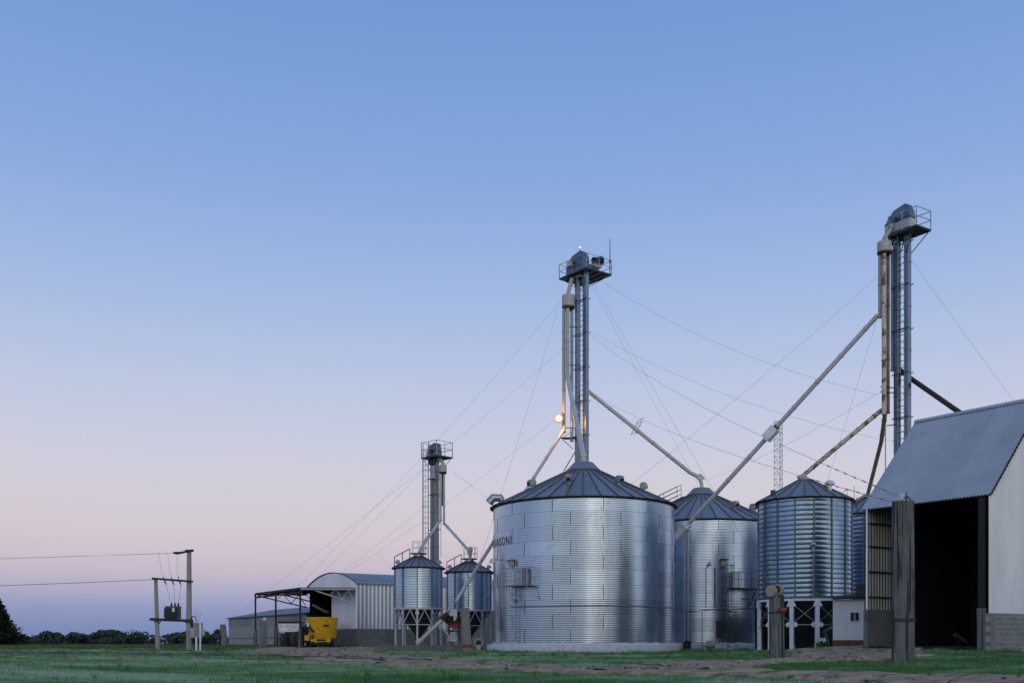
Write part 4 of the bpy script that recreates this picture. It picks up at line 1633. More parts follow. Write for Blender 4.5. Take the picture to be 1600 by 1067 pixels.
lm, cs = lattice("lattice_mast", "slim lattice mast rising behind the silos into the sky beside the long white spout", 1217, 76, G(20, 76), P(0, 658, 76).z, 0.70, 0.42, "mast")
lattice("spout_support", "narrow lattice column standing before the rear silo, holding the long spout's lower end", 1073, 64.6, G(11, 64.6), P(0, 828, 64.6).z, 0.30, 0.24, "support column")


# ------------------------------------------------------------------ guy posts
def post(label, px, Y, ybase, ytop, w, dep, tilt, m, band=None, rz=0.3, knob=None):
    zb = CH - (ybase - HZ) * Y / F
    X = PX(px, Y)
    zt = CH + (HZ - ytop) * Y / F
    t = thing("concrete_post", label, "concrete post", (X, Y, zb), 0, "concrete guy wire posts")
    mb = MB()
    H = zt - zb
    c, s = math.cos(rz), math.sin(rz)
    # chamfered section with a recessed web line
    sec = [(-.5, -.22), (-.36, -.36), (.30, -.36), (.5, -.18), (.5, .22), (.36, .36), (-.36, .36), (-.5, .22)]
    rings = []
    zs = [-0.4, 0.0, H * 0.25, H * 0.5, H * 0.75, H - 0.02, H]
    for z in zs:
        k = 1.0 - 0.04 * z / H - (0.05 if z == H else 0)
        rings.append([(p[0] * w * k * c - p[1] * dep * k * s + tilt * z, p[0] * w * k * s + p[1] * dep * k * c, z) for p in sec])
    n = len(sec)
    vs = [p for g in rings for p in g]
    fs = [(i * n + k, i * n + (k + 1) % n, (i + 1) * n + (k + 1) % n, (i + 1) * n + k) for i in range(len(zs) - 1) for k in range(n)]
    fs.append(tuple(range((len(zs) - 1) * n, len(zs) * n)))
    mb.add(vs, fs)
    mb.build("shaft", m, t, world=False)
    if band:
        mb = MB()
        for (zz, hgt, mm) in band:
            mb.mi = mm
            for k in range(n):
                a, b = Vector(sec[k]), Vector(sec[(k + 1) % n])
                f = lambda p: Vector((p[0] * w * 1.03 * c - p[1] * dep * 1.03 * s + tilt * zz, p[0] * w * 1.03 * s + p[1] * dep * 1.03 * c, zz))
                mb.bar(f(a), f(b), 0.03, hgt)
        mb.build("strap", [STEEL, REDR], t, world=False)
    return t, Vector((X + tilt * H, Y, zt))


T1, top1 = post("massive grey concrete post in front of the truck shed, thickest and nearest of the posts", 1411, 24.4, 1040, 783, 0.52, 0.50, 0.0, CONCD,
                [(1.10, 0.07, 0)], rz=-0.35)
mb = MB()
mb.box(top1 + Vector((-0.08, -0.05, 0.11)), (0.10, 0.10, 0.16), rz=0.2)
mb.tube([top1 + Vector((-0.10, -0.05, 0.0)), top1 + Vector((-0.10, -0.05, 0.10))], 0.03, 8)
mb.mi = 1
mb.tube([top1 + Vector((0.0, 0, 0.06)), top1 + Vector((0.10, 0, 0.12)), top1 + Vector((0.17, 0, 0.06)), top1 + Vector((0.17, 0, -0.02))], 0.018, 6)
mb.bar(top1 + Vector((-0.24, 0, -0.06)), top1 + Vector((0.0, 0, 0.06)), 0.05, 0.03)
mb.tube([top1 + Vector((0.10, 0.05, 0.0)), top1 + Vector((0.10, 0.05, 0.24))], [0.02, 0.008], 6)
mb.build("wire_clamp", [PURE, STEEL], T1)
T2, top2 = post("grey concrete post with a pair of round drums on top and a red clamp", 1214, 37, 1027, 929, 0.54, 0.50, 0.0, CONCD, [(1.62, 0.06, 0)], rz=0.45)
mb = MB()
b2 = P(1210, 923, 36.9)
mb.tube([b2 + Vector((-0.17, -0.10, 0.0)), b2 + Vector((-0.01, 0.05, 0.0))], 0.20, 20)
mb.tube([b2 + Vector((0.06, -0.10, 0.05)), b2 + Vector((0.18, 0.03, 0.05))], 0.20, 20)
mb.mi = 1
mb.tube([b2 + Vector((-0.01, 0.05, 0.0)), b2 + Vector((0.06, 0.10, 0.01))], 0.18, 20)
mb.tube([b2 + Vector((0.045, -0.12, 0.05)), b2 + Vector((0.06, -0.10, 0.05))], 0.14, 20)
mb.box(b2 + Vector((0.06, -0.02, -0.16)), (0.18, 0.16, 0.16))
mb.build("drum", [BEIGE, RUBBER], T2, smooth=40)
mb = MB()
mb.box(P(1223, 951.5, 36.75), (0.28, 0.10, 0.12), rz=0.45)
mb.build("clamp", RED, T2)
T3, top3 = post("leaning beige concrete post with a red band near its foot", 731, 49, 1021, 950, 0.42, 0.40, -0.07, CONCP, [(0.38, 0.14, 1)], rz=0.5)
T4, top4 = post("short upright concrete post with a white insulator on top, before the low barn", 411, 73, 1016, 970, 0.52, 0.5, 0.0, CONC, None, rz=0.4)
mb = MB()
mb.lathe([(0.05, -0.02), (0.11, 0.05), (0.13, 0.14), (0.08, 0.24), (0.0, 0.27)], 14, c=tuple(top4 + Vector((0.1, 0, 0))))
mb.build("insulator", PURE, T4, smooth=50)
T5, top5 = post("short leaning concrete post between the power poles and the low barn", 353, 86, 1014.5, 975, 0.50, 0.46, -0.13, CONC, None, rz=0.3)


# ------------------------------------------------------------------ guy wires
def wire(label, a, b, sag=0.0, r=0.0062, name="guy_wire", group="steel guy wires", cat="guy wire", lumps=None):
    a, b = Vector(a), Vector(b)
    n = 14
    pts = [a + (b - a) * k / n + Vector((0, 0, -sag * 4 * (k / n) * (1 - k / n))) for k in range(n + 1)]
    mb = MB()
    mb.tube(pts, r, 5)
    if lumps:
        for (f0, f1, cnt) in lumps:
            for k in range(cnt):
                f = f0 + (f1 - f0) * k / max(1, cnt - 1)
                i = f * n
                j = min(int(i), n - 1)
                p = pts[j] + (pts[j + 1] - pts[j]) * (i - j)
                dd_ = (b - a).normalized()
                mb.tube([p - dd_ * 0.10, p + dd_ * 0.10], r * 2.5, 6)
    return tag(mb.build(name, WIRE, origin=a), label, cat, group)


wire("guy wire from the tallest elevator's distributor down to the insulator topped post", P(880, 466, 74), top4, 0.5)
wire("guy wire from the tallest elevator's mid casing to the short leaning post", P(880, 544, 74), top5, 0.5)
wire("guy wire from the tallest elevator beside the lit floodlight down over the arched barn", P(884, 643, 74), P(545, 893, 92), 0.3)
wire("steep guy wire from the tallest elevator to the red banded leaning post", P(872, 482, 74), top3, 0.2)
wire("upper guy wire slung between the two tall elevators' heads and pipes", P(945, 443, 74.6), P(1373, 617, 57), 0.9)
wire("middle guy wire slung from the tallest elevator past the long spout to the shed elevator", P(922, 517, 74), P(1396, 690, 57), 0.9)
wire("guy wire with bead insulators from the tallest elevator's middle to the massive post", P(922, 522, 74), top1 + Vector((-0.12, 0, 0.13)), 0.6, lumps=[(0.90, 0.985, 8)])
wire("lowest guy wire with bead insulators, from the tallest elevator to the massive post", P(922, 612, 74), top1 + Vector((-0.2, 0, -0.03)), 0.5, lumps=[(0.9, 0.985, 7)])
wire("steep guy wire from the tallest elevator's head to the drum topped post", P(926, 440, 74), top2, 0.2)
wire("second steep guy wire from the tallest elevator, ending behind the rear silo", P(924, 444, 74), P(1092, 760, 80.5), 0.1)
wire("long guy wire from the shed elevator down across the lettered silo's wall", P(1372, 432, 57), top3 + Vector((0.1, 0, -0.1)), 0.4, r=0.006)
wire("thin wire from the shed elevator's pipe bracket to the rear silo's cap", P(1376, 612, 57), P(1100, 752, 72.7), 0.3)
wire("steep wire from the shed elevator ending behind the banded silo beside the hut", P(1370, 500, 57), P(1285, 775, 66), 0.1)
wire("guy wire running out of the photo from the shed elevator over the truck shed", P(1425, 407, 57), (42.0, 62.0, 0.2), 0.4)
wire("guy wire from the short elevator's head ending behind the lettered silo", P(706, 735, 71), P(900, 872, 90), 0.2, r=0.006)
wire("uppermost guy wire from the short elevator down to the low barn", P(660, 735, 71), P(400, 990, 96), 0.3, r=0.006)
wire("lower guy wire from the short elevator down beside the low barn's wall", P(664, 790, 71), P(470, 940, 100), 0.2, r=0.006)
wire("guy wire from the tallest elevator's foot brace to the lettered silo's roof", P(905, 695, 72), P(881, 735, 66.9), 0.0, r=0.04)

# water pipe on stakes between the two big silos
mb = MB()
pp = [P(1050, 953, 63.2), P(1080, 955, 64.0), P(1110, 952, 64.6), P(1150, 951, 65.5), P(1182, 950, 66)]
mb.tube(pp, 0.03, 6)
for px in (1097, 1150):
    mb.bar((PX(px, 65), 65, 0), P(px, 952, 65), 0.035)
tag(mb.build("pipe_run", STEEL, origin=(PX(1100, 64), 64, 0)), "thin dark pipe carried on stakes before the rear silo", "pipe")


# ------------------------------------------------------------------ aeration fans
def fan(label, px, py, Y, yaw, r):
    c = P(px, py, Y)
    c.z = max(c.z, G(c.x, c.y) + r)
    t = thing("aeration_fan", label, "fan", (c.x, c.y, c.z - r), yaw, "aeration fans at the silo feet")
    mb = MB()
    mb.tube([(0, -0.26, r), (0, 0.26, r)], r, 24, cap=False)
    mb.tube([(0, -0.29, r), (0, -0.25, r)], r * 1.06, 24, cap=False)
    mb.tube([(0, -0.26, r), (0, 0.24, r)], r * 0.86, 24, cap=False)
    pts = 24
    mb.lathe([(r, 0), (r * 0.86, 0)], 2)
    mb.v = mb.v[:-6]
    mb.f, mb.m, mb.t = mb.f[:-2], mb.m[:-2], mb.t[:-2]
    mb.build("housing", BEIGE, t, smooth=40, world=False)
    mb = MB()
    mb.tube([(0, 0.22, r), (0, 0.23, r)], r * 0.95, 24)
    for k in range(6):
        a = 2 * PI * k / 6
        mb.bar((0, -0.05, r), (math.cos(a) * r * 0.8, -0.02, r + math.sin(a) * r * 0.8), 0.09, 0.02)
    mb.tube([(0, -0.16, r), (0, 0.2, r)], r * 0.32, 14)
    mb.build("impeller", STEEL, t, world=False)
    mb = MB()
    for s in (-1, 1):
        mb.box((s * r * 0.7, 0, r * 0.18), (0.08, 0.45, r * 0.36))
    mb.build("bracket", STEEL, t, world=False)
    mb = MB()
    mb.tube([(0, 0.25, r), (0, 0.45, r)], [r * 0.8, r * 0.6], 16)
    mb.build("air_duct", CONCW, t, smooth=40, world=False)


fan("beige round fan with its open mouth towards us, between the two big silos", 1073.5, 1007, 61.0, R(-8), 0.26)
fan("beige round fan turned sideways at the foot of the rear silo", 1110, 1006.5, 64.0, R(75), 0.24)


# ------------------------------------------------------------------ truck shed
E = Vector((-0.582, 0.813, 0))
Gd = Vector((0.813, 0.582, 0))
P1 = Vector((18.65, 40.0, 0))
LEN, HW = 5.52, 4.06
ZE, ZR = 6.42, 10.75
ZB = 1.72
zg1 = 0.22
shed = thing("truck_shed", "steep roofed truck shed with a dark open front and white corrugated gable", "shed", (P1.x, P1.y, 0))
Z = Vector((0, 0, 1))


def uvw(o, u):
    return lambda p: ((p - o).dot(u), p.z)


# roof: two corrugated slopes
sl = (Gd * HW + Z * (ZR - ZE))
sll = sl.length
sln = sl.normalized()
nf = E.cross(sln).normalized()
if nf.z < 0:
    nf = -nf
ov = 0.22
mb = MB()
o = P1 - E * 0.06 + Z * ZE - sln * 0.10
mb.sheet(o, E, LEN + 0.35, sln, 0.0, sll + 0.10, nf, 0.150, 0.024, 'sine', tonew=0.9)
sl2 = (-Gd * HW + Z * (ZR - ZE))
s2n = sl2.normalized()
nb_ = E.cross(s2n).normalized()
if nb_.z < 0:
    nb_ = -nb_
o2 = P1 + Gd * (2 * HW) - E * 0.06 + Z * ZE - s2n * ov
mb.sheet(o2, E, LEN + 0.35, s2n, 0.0, sll + ov, nb_, 0.152, 0.011, 'sine', tonew=0.9)
rf = mb.build("roof", RSHEET, shed, smooth=60)
mb = MB()
rp = P1 + Gd * HW + Z * (ZR + 0.03) - E * 0.08
for (dv, nn) in ((-sln, nf), (-s2n, nb_)):
    mb.add([rp + nn * 0.02, rp + E * (LEN + 0.4) + nn * 0.02, rp + E * (LEN + 0.4) + dv * 0.22 + nn * 0.025, rp + dv * 0.22 + nn * 0.025], [(0, 1, 2, 3)])
mb.build("ridge_cap", RSHEET, rf)
mb = MB()
for k in range(27):
    s = k / 26.0
    p = P1 + Gd * (HW * s) + Z * (ZE + (ZR - ZE) * s) - E * 0.09 - nf * 0.04
    mb.box(p, (0.05, 0.07, 0.07))
mb.bar(P1 - E * 0.05 + Z * ZE - nf * 0.06, P1 + Gd * HW - E * 0.05 + Z * ZR - nf * 0.06, 0.05, 0.06)
mb.bar(P1 - E * 0.05 + Z * (ZE - 0.05) - nf * 0.05 - Gd * 0.02, P1 + E * (LEN + 0.25) + Z * (ZE - 0.05) - nf * 0.05 - Gd * 0.02, 0.05, 0.07)
mb.build("verge_trim", EAVE, rf)
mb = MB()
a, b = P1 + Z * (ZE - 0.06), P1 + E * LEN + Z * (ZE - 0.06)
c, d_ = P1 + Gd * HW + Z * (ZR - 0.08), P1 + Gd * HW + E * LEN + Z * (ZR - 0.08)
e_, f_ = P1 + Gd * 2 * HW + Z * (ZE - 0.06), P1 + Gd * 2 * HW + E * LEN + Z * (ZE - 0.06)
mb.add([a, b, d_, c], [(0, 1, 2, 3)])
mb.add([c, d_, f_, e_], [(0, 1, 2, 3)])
mb.build("roof_shade_sheet", DARK, rf)  # dark sheet under the roof, shade put into its colour


def rake(q):
    return ZE + (ZR - ZE) * (1 - abs(q - HW) / HW) - 0.05


mb = MB()
mb.sheet(P1, Gd, 2 * HW, Z, ZB, lambda q: rake(q), -E, 0.165, 0.026, 'trap', tonew=1.1)
gw = mb.build("gable_wall", WSHEET, shed)
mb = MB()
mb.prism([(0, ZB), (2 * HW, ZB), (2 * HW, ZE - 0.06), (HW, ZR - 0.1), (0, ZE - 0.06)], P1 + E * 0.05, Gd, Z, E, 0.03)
mb.build("gable_shade_sheet", DARK, gw)  # near-black backing, painted shade on the gable's inner face
mb = MB()
o = P1 - E * 0.05 - Z * 0.5
mb.prism([(0, 0), (2 * HW, 0), (2 * HW, ZB + 0.5), (0, ZB + 0.5)], o, Gd, Z, E, 0.22)
mb.build("block_wall", BLOCK, shed, uv=uvw(P1, Gd))
mb = MB()
mb.box(P1 + Gd * 0.10 - E * 0.055 + Z * (ZB / 2 - 0.2), (0.02, 0.02, 0.02))
mb.prism([(0, 0), (0.34, 0), (0.34, ZB + 0.48), (0, ZB + 0.48)], P1 - E * 0.058 - Z * 0.5, Gd, Z, E, 0.02)
mb.build("corner_pillar", CONCP, shed)
# pier beside the opening
mb = MB()
mb.prism([(0.0, 0), (0.36, 0), (0.36, 2.42), (0.0, 2.42)], P1 + E * 0.17 - Z * 0.5 + Gd * 0.02, E, Z, Gd, 0.34)
mb.build("pier", CONCD, shed)
mb = MB()
mb.prism([(0.0, 0), (0.30, 0), (0.30, ZE - 1.92), (0.0, ZE - 1.92)], P1 + E * 0.20 + Z * 1.92 + Gd * 0.06, E, Z, Gd, 0.26)
for k in range(3):
    mb.bar(P1 + E * 0.22 + Gd * 0.03 + Z * (2.6 + k * 1.2), P1 + E * 0.36 + Gd * 0.03 + Z * (2.62 + k * 1.2), 0.03)
mb.build("column", BLACKS, shed)
# far gable: concrete below, boards with dark gaps above, ending where painted shade begins
PL = P1 + E * LEN
mb = MB()
mb.prism([(0, 0), (2 * HW, 0), (2 * HW, 2.5), (0, 2.5)], PL - Z * 0.5, Gd, Z, E, 0.2)
mb.build("plinth_wall", CONCM, shed)
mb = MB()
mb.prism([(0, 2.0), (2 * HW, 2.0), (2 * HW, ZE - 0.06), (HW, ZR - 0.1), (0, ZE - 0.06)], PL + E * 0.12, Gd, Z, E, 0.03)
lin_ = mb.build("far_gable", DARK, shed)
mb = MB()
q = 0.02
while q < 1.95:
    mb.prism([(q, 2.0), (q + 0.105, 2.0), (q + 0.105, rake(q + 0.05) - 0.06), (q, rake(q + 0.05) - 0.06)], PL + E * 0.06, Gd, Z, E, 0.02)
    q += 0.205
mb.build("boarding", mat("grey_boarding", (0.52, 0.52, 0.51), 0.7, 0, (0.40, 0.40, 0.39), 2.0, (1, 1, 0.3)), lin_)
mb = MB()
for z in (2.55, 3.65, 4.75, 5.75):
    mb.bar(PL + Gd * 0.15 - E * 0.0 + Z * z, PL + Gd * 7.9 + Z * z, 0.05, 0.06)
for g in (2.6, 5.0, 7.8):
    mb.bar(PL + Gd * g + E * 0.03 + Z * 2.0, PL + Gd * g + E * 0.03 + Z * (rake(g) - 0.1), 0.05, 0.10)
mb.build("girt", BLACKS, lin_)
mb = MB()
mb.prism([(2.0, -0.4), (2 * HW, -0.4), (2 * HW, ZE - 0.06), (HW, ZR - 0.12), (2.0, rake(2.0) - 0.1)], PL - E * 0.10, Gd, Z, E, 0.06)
mb.build("inner_shade_sheet", DARK, lin_)  # added dark sheet, paints the shade deeper inside
mb = MB()
mb.prism([(0, 0), (0.07, 0), (0.07, ZE - 2.0), (0, ZE - 2.0)], PL - E * 0.02 + Z * 2.0 - Gd * 0.04, E, Z, Gd, 0.07)
mb.build("corner_flashing", WSHEET, shed)
# rear wall and floor, interior shade put into their colour
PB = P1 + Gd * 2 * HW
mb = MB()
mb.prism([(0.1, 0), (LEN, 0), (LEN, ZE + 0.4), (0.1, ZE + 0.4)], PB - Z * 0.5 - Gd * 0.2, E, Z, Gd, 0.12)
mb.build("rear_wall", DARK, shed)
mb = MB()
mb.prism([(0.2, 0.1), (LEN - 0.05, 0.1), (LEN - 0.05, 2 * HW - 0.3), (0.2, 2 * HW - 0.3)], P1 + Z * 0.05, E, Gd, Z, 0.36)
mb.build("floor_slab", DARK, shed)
# sheet chute lying in the shed
c = P(1501, 998, 43.4)
mb = MB()
MM = Matrix.Rotation(0.2, 3, 'Z') @ Matrix.Rotation(R(32), 3, 'Y')
mb.box(c, (0.62, 0.25, 0.10), M=MM)
mb.box(c + Vector((0.02, 0.12, 0.07)), (0.62, 0.03, 0.14), M=MM)
mb.mi = 1
mb.box(c + Vector((-0.05, 0.1, -0.25)), (0.12, 0.12, 0.5))
tag(mb.build("metal_chute", [GALV2, BLACKS], origin=c), "tilted bluish metal chute in the dark of the truck shed", "chute")

# ------------------------------------------------------------------ hut
hx0, hx1, hy0, hy1 = 16.62, 18.46, 52.9, 55.1
zb_ = 0.15
hut = thing("hut", "small white hut with red brick base and one window, beside the hopper silo", "hut", ((hx0 + hx1) / 2, hy0, 0))
mb = MB()
mb.box(((hx0 + hx1) / 2, (hy0 + hy1) / 2, (0.70 + 2.80) / 2), (hx1 - hx0, hy1 - hy0, 2.10))
mb.build("wall", WHITEW, hut)
mb = MB()
mb.box(((hx0 + hx1) / 2, (hy0 + hy1) / 2, 0.27), (hx1 - hx0 + 0.03, hy1 - hy0 + 0.03, 0.86))
mb.build("brick_base", REDBRICK, hut, uv=lambda p: (p.x + p.y, p.z))
mb = MB()
mb.add([(hx0 - 0.02, hy0 - 0.25, 2.86), (hx1 + 0.1, hy0 - 0.25, 2.95), (hx1 + 0.1, hy1 + 0.2, 3.22), (hx0 - 0.02, hy1 + 0.2, 3.10),
        (hx0 - 0.02, hy0 - 0.25, 2.80), (hx1 + 0.1, hy0 - 0.25, 2.82), (hx1 + 0.1, hy1 + 0.2, 3.06), (hx0 - 0.02, hy1 + 0.2, 3.00)],
       [(0, 1, 2, 3), (7, 6, 5, 4), (0, 4, 5, 1), (1, 5, 6, 2), (2, 6, 7, 3), (3, 7, 4, 0)])
mb.build("roof", BLACKS, hut)
wc = P(1335.5, 963, hy0 - 0.02)
mb = MB()
hut.rotation_euler[2] = -R(17.5)
for (dx, dz, w, h) in ((0, 0.23, 0.48, 0.04), (0, -0.23, 0.48, 0.04), (-0.22, 0, 0.04, 0.42), (0.22, 0, 0.04, 0.42), (-0.0, 0, 0.04, 0.42)):
    mb.box(wc + Vector((dx, 0, dz)), (w, 0.06, h))
wn = mb.build("window", PURE, hut)
mb = MB()
mb.box(wc + Vector((0, 0.012, 0)), (0.40, 0.012, 0.42))
mb.build("pane", GLASSD, wn)
mb = MB()
mb.box((hx0 + 1.35, hy0 + 0.5, 3.28), (0.40, 0.30, 0.62))
mb.bar((hx0 + 0.95, hy0 + 0.5, 3.0), (hx0 + 0.95, hy0 + 0.5, 4.4), 0.03)
mb.build("roof_box", STEEL, hut)

# added dark backdrop, painting shade between the hopper silo legs
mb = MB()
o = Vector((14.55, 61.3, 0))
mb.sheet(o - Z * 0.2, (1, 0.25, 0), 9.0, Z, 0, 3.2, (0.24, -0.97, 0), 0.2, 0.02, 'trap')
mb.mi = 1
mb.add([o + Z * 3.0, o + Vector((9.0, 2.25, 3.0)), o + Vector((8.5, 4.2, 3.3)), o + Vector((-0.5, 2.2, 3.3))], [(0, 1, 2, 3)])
tag(mb.build("shade_backdrop", [DARK, BLACKS], origin=o), "added dark backdrop sheet behind the white silo legs, standing in for shade", "shed")
# grain auger and buckets under that silo
mb = MB()
a, b = P(1262, 999, 57.6), P(1301, 979, 57.2)
mb.tube([a, b], 0.10, 12)
mb.tube([a - (b - a) * 0.08, a], 0.14, 12)
mb.bar(a + (b - a) * 0.7, P(1290, 1011, 57.4), 0.04)
mb.bar(a + (b - a) * 0.7, P(1296, 1011, 57.6), 0.04)
tag(mb.build("grain_auger", GSTEEL, smooth=40, origin=a), "grey auger tube lying tilted under the hopper silo beside the hut", "auger")
mb = MB()
c = P(1282, 1012, 55.3)
mb.lathe([(0.20, 0.0), (0.25, 0.28), (0.23, 0.28), (0.18, 0.04)], 16, c=tuple(c))
mb.lathe([(0.14, 0.0), (0.17, 0.22), (0.0, 0.22)], 14, c=tuple(c + Vector((0.34, 0.05, 0))))
tb = mb.build("green_tub", GREEN, smooth=40, origin=c)
ROOTM[tb] = Matrix.Translation(c)
tag(tb, "green plastic tub under the hopper silo near the hut", "tub")
r_ = random.Random(4)
mb = MB()
for k in range(7):
    p = c + Vector((r_.uniform(-0.2, 0.22), r_.uniform(-0.1, 0.1), 0.27 + r_.uniform(0, 0.10)))
    mb.prism([(0, 0), (0.16, 0.05), (0.12, 0.22), (-0.04, 0.14)], p, (math.cos(k), math.sin(k), 0.3), (0, 0.2, 1), (0.1, 1, 0), 0.05)
tag(mb.build("white_sacks", PURE, origin=c + Vector((0, 0, 0.27))), "crumpled white sacks heaped in the green tub", "sacks")

# ------------------------------------------------------------------ arched barn, canopy, low barn
K = Vector((-12.91, 85.0, 0))
A1 = Vector((-0.541, 0.841, 0))     # along the front gable, away to the west
A2 = Vector((0.841, 0.541, 0))      # along the side wall
WID, BL = 10.9, 15.0
zE2, zBk, zgd = 5.60, 1.72, 0.10
barn = thing("arched_barn", "arched roof barn of galvanised sheet on a block wall, with a dark open front", "barn", (K.x, K.y, 0))
mb = MB()
mb.sheet(K - A1 * 0.02, A2, BL, Z, zBk, zE2, -A1, 0.36, 0.055, 'sine', tonew=1.1)
mb.build("side_wall", GSHEET, barn)
mb = MB()
mb.prism([(0.02, -0.3), (BL, -0.3), (BL, zBk), (0.02, zBk)], K + A1 * 0.01, A2, Z, A1, 0.2)
mb.build("side_block_wall", BLOCKD, barn, uv=uvw(K, A2))


def arch(q):
    # barrel height above the eave at distance q along the gable
    x = (q - WID / 2) / (WID / 2)
    return zE2 + 1.05 * (1 - x * x)


mb = MB()
n = 28
ra, rb = [], []
for k in range(n + 1):
    q = -0.12 + (WID + 0.24) * k / n
    p = K + A1 * q + Z * (arch(min(max(q, 0), WID)) + 0.03 - 0.1 * (q < 0 or q > WID))
    ra.append(p - A2 * 0.12)
    rb.append(p + A2 * BL)
mb.add(ra + rb, [(k, k + 1, n + 2 + k, n + 1 + k) for k in range(n)])
mb.mi = 1
mb.add([p - Z * 0.05 for p in ra] + [p - Z * 0.05 for p in rb], [(k, k + 1, n + 2 + k, n + 1 + k) for k in range(n)])  # near-black underside copy, roof shade put into the colour
for k in range(n):
    mb.bar(ra[k] - Z * 0.02, ra[k + 1] - Z * 0.02, 0.03, 0.07)
mb.mi = 0
mb.bar(ra[0] - Z * 0.06, rb[0] - Z * 0.06, 0.12, 0.14)
mb.build("roof", [GSHEETP, DARK], barn, smooth=30)
mb = MB()
mb.sheet(K - A2 * 0.03, A1, WID, Z, 5.15, lambda q: arch(q), -A2, 0.26, 0.03, 'sine')
mb.build("gable", GSHEET, barn)
mb = MB()
mb.sheet(K - A2 * 0.03, A1, 5.2, Z, zBk, 5.12, -A2, 0.26, 0.03, 'sine')
mb.build("front_cladding", GSHEET, barn)
mb = MB()
mb.prism([(0.0, -0.3), (5.3, -0.3), (5.3, zBk), (0.0, zBk)], K - A2 * 0.02, A1, Z, A2, 0.2)
mb.build("front_block_wall", BLOCKD, barn, uv=uvw(K, A1))
mb = MB()
mb.box(K + Z * 3.6 - A2 * 0.035 - A1 * 0.03, (0.10, 0.10, 3.7), rz=0.57)
mb.build("corner_flashing", WSHEET, barn)
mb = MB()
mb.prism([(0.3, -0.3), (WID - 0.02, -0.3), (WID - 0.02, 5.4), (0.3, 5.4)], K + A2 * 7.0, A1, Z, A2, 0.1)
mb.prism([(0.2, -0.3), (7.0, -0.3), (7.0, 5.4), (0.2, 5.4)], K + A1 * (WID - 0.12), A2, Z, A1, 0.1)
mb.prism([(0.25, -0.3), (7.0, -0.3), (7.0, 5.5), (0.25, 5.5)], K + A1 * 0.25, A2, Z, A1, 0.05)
mb.build("interior_shade_sheet", DARK, barn)  # added near-black sheets, painting the barn's interior shade
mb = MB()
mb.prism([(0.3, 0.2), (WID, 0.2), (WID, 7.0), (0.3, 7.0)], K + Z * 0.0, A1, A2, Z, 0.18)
mb.build("floor_slab", DARK, barn)  # near-black floor, interior shade put into its colour

# canopy
can = thing("canopy", "black steel canopy on three slender posts in front of the arched barn", "canopy", (-17.0, 82.3, 0))
CD = 4.9
mb = MB()
c0, c1 = K - A2 * 0.06, K + A1 * WID - A2 * 0.06
c3, c2 = K - A2 * CD, K + A1 * WID - A2 * CD
zi, zo = 5.14, 5.02
vs = [c0 + Z * zi, c1 + Z * zi, c2 + Z * zo, c3 + Z * zo]
mb.add(vs + [p - Z * 0.05 for p in vs], [(0, 1, 2, 3), (7, 6, 5, 4), (0, 4, 5, 1), (1, 5, 6, 2), (2, 6, 7, 3), (3, 7, 4, 0)])
mb.build("roof", BLACKS, can)
mb = MB()
mb.bar(c2 + Z * (zo - 0.42), c3 + Z * (zo - 0.42), 0.10, 0.14)
mb.bar(c2 + Z * (zo - 0.12), c3 + Z * (zo - 0.12), 0.08, 0.12)
mb.bar(c1 + Z * (zi - 0.14), c2 + Z * (zo - 0.14), 0.08, 0.14)
for k in range(1, 9):
    p = c3 + (c2 - c3) * k / 9
    mb.bar(p + Z * (zo - 0.42), p + Z * (zo - 0.12), 0.05)
for k in (1, 2, 3):
    f = k / 4
    mb.bar(c3 + (c0 - c3) * f + Z * (zo - 0.1), c2 + (c1 - c2) * f + Z * (zo - 0.1), 0.06, 0.09)
mb.build("beam", BLACKS, can)
for f in (0.0, 0.52, 1.0):
    p = c3 + (c2 - c3) * f
    mb = MB()
    mb.bar(p + Z * 1.6, p + Z * (zo - 0.05), 0.13)
    po_ = mb.build("post", BLACKS, can)
    mb = MB()
    g = G(p.x, p.y)
    mb.prism([(-0.16, g - 0.2), (0.16, g - 0.2), (0.10, 1.75), (-0.10, 1.75)], p - Vector((0, 0.13, 0)), (1, 0, 0), Z, (0, 1, 0), 0.26)
    mb.build("post_base", CONCD, po_)


def truss(p_wall, p_tip, zt_w, zt_t, drop, m, name):
    mb = MB()
    a, b = p_wall + Z * zt_w, p_tip + Z * zt_t
    low = p_wall + Z * (zt_w - drop)
    mb.bar(a, b, 0.09, 0.11)
    mb.bar(low, b - Z * 0.1, 0.08, 0.10)
    prev = low
    fr = [0.16, 0.32, 0.48, 0.64]
    for k, f in enumerate(fr):
        q = a + (b - a) * f if k % 2 == 0 else low + (b - low) * f
        mb.bar(prev, q, 0.05)
        prev = q
    return mb.build(name, m, can)


mb = MB()
mb.bar(c0 - A1 * 0.05 + Z * (zi - 0.13), c3 - A1 * 0.05 + Z * (zo - 0.13), 0.06, 0.14)
mb.build("edge_beam", LGREY, can)
truss(K - A2 * 0.12 + A1 * 0.05, K - A2 * 3.6 + A1 * 0.05, 4.95, 4.90, 1.15, LGREY, "truss")
truss(K + A1 * WID * 0.52 - A2 * 0.12, c3 + (c2 - c3) * 0.52 + A2 * 0.2, 4.95, 4.85, 1.15, BLACKS, "truss")
truss(c1 - A2 * 0.08 - A1 * 0.1, c2 + A2 * 0.2 - A1 * 0.1, 4.95, 4.85, 1.15, BLACKS, "truss")
mb = MB()
mb.tube([P(490, 945, 93.5), P(512, 956, 90.6)], 0.15, 10)
tag(mb.build("discharge_tube", GREY, smooth=40, origin=P(490, 945, 93.5)), "grey tube inside the arched barn's dark opening above the yellow mixer", "tube")

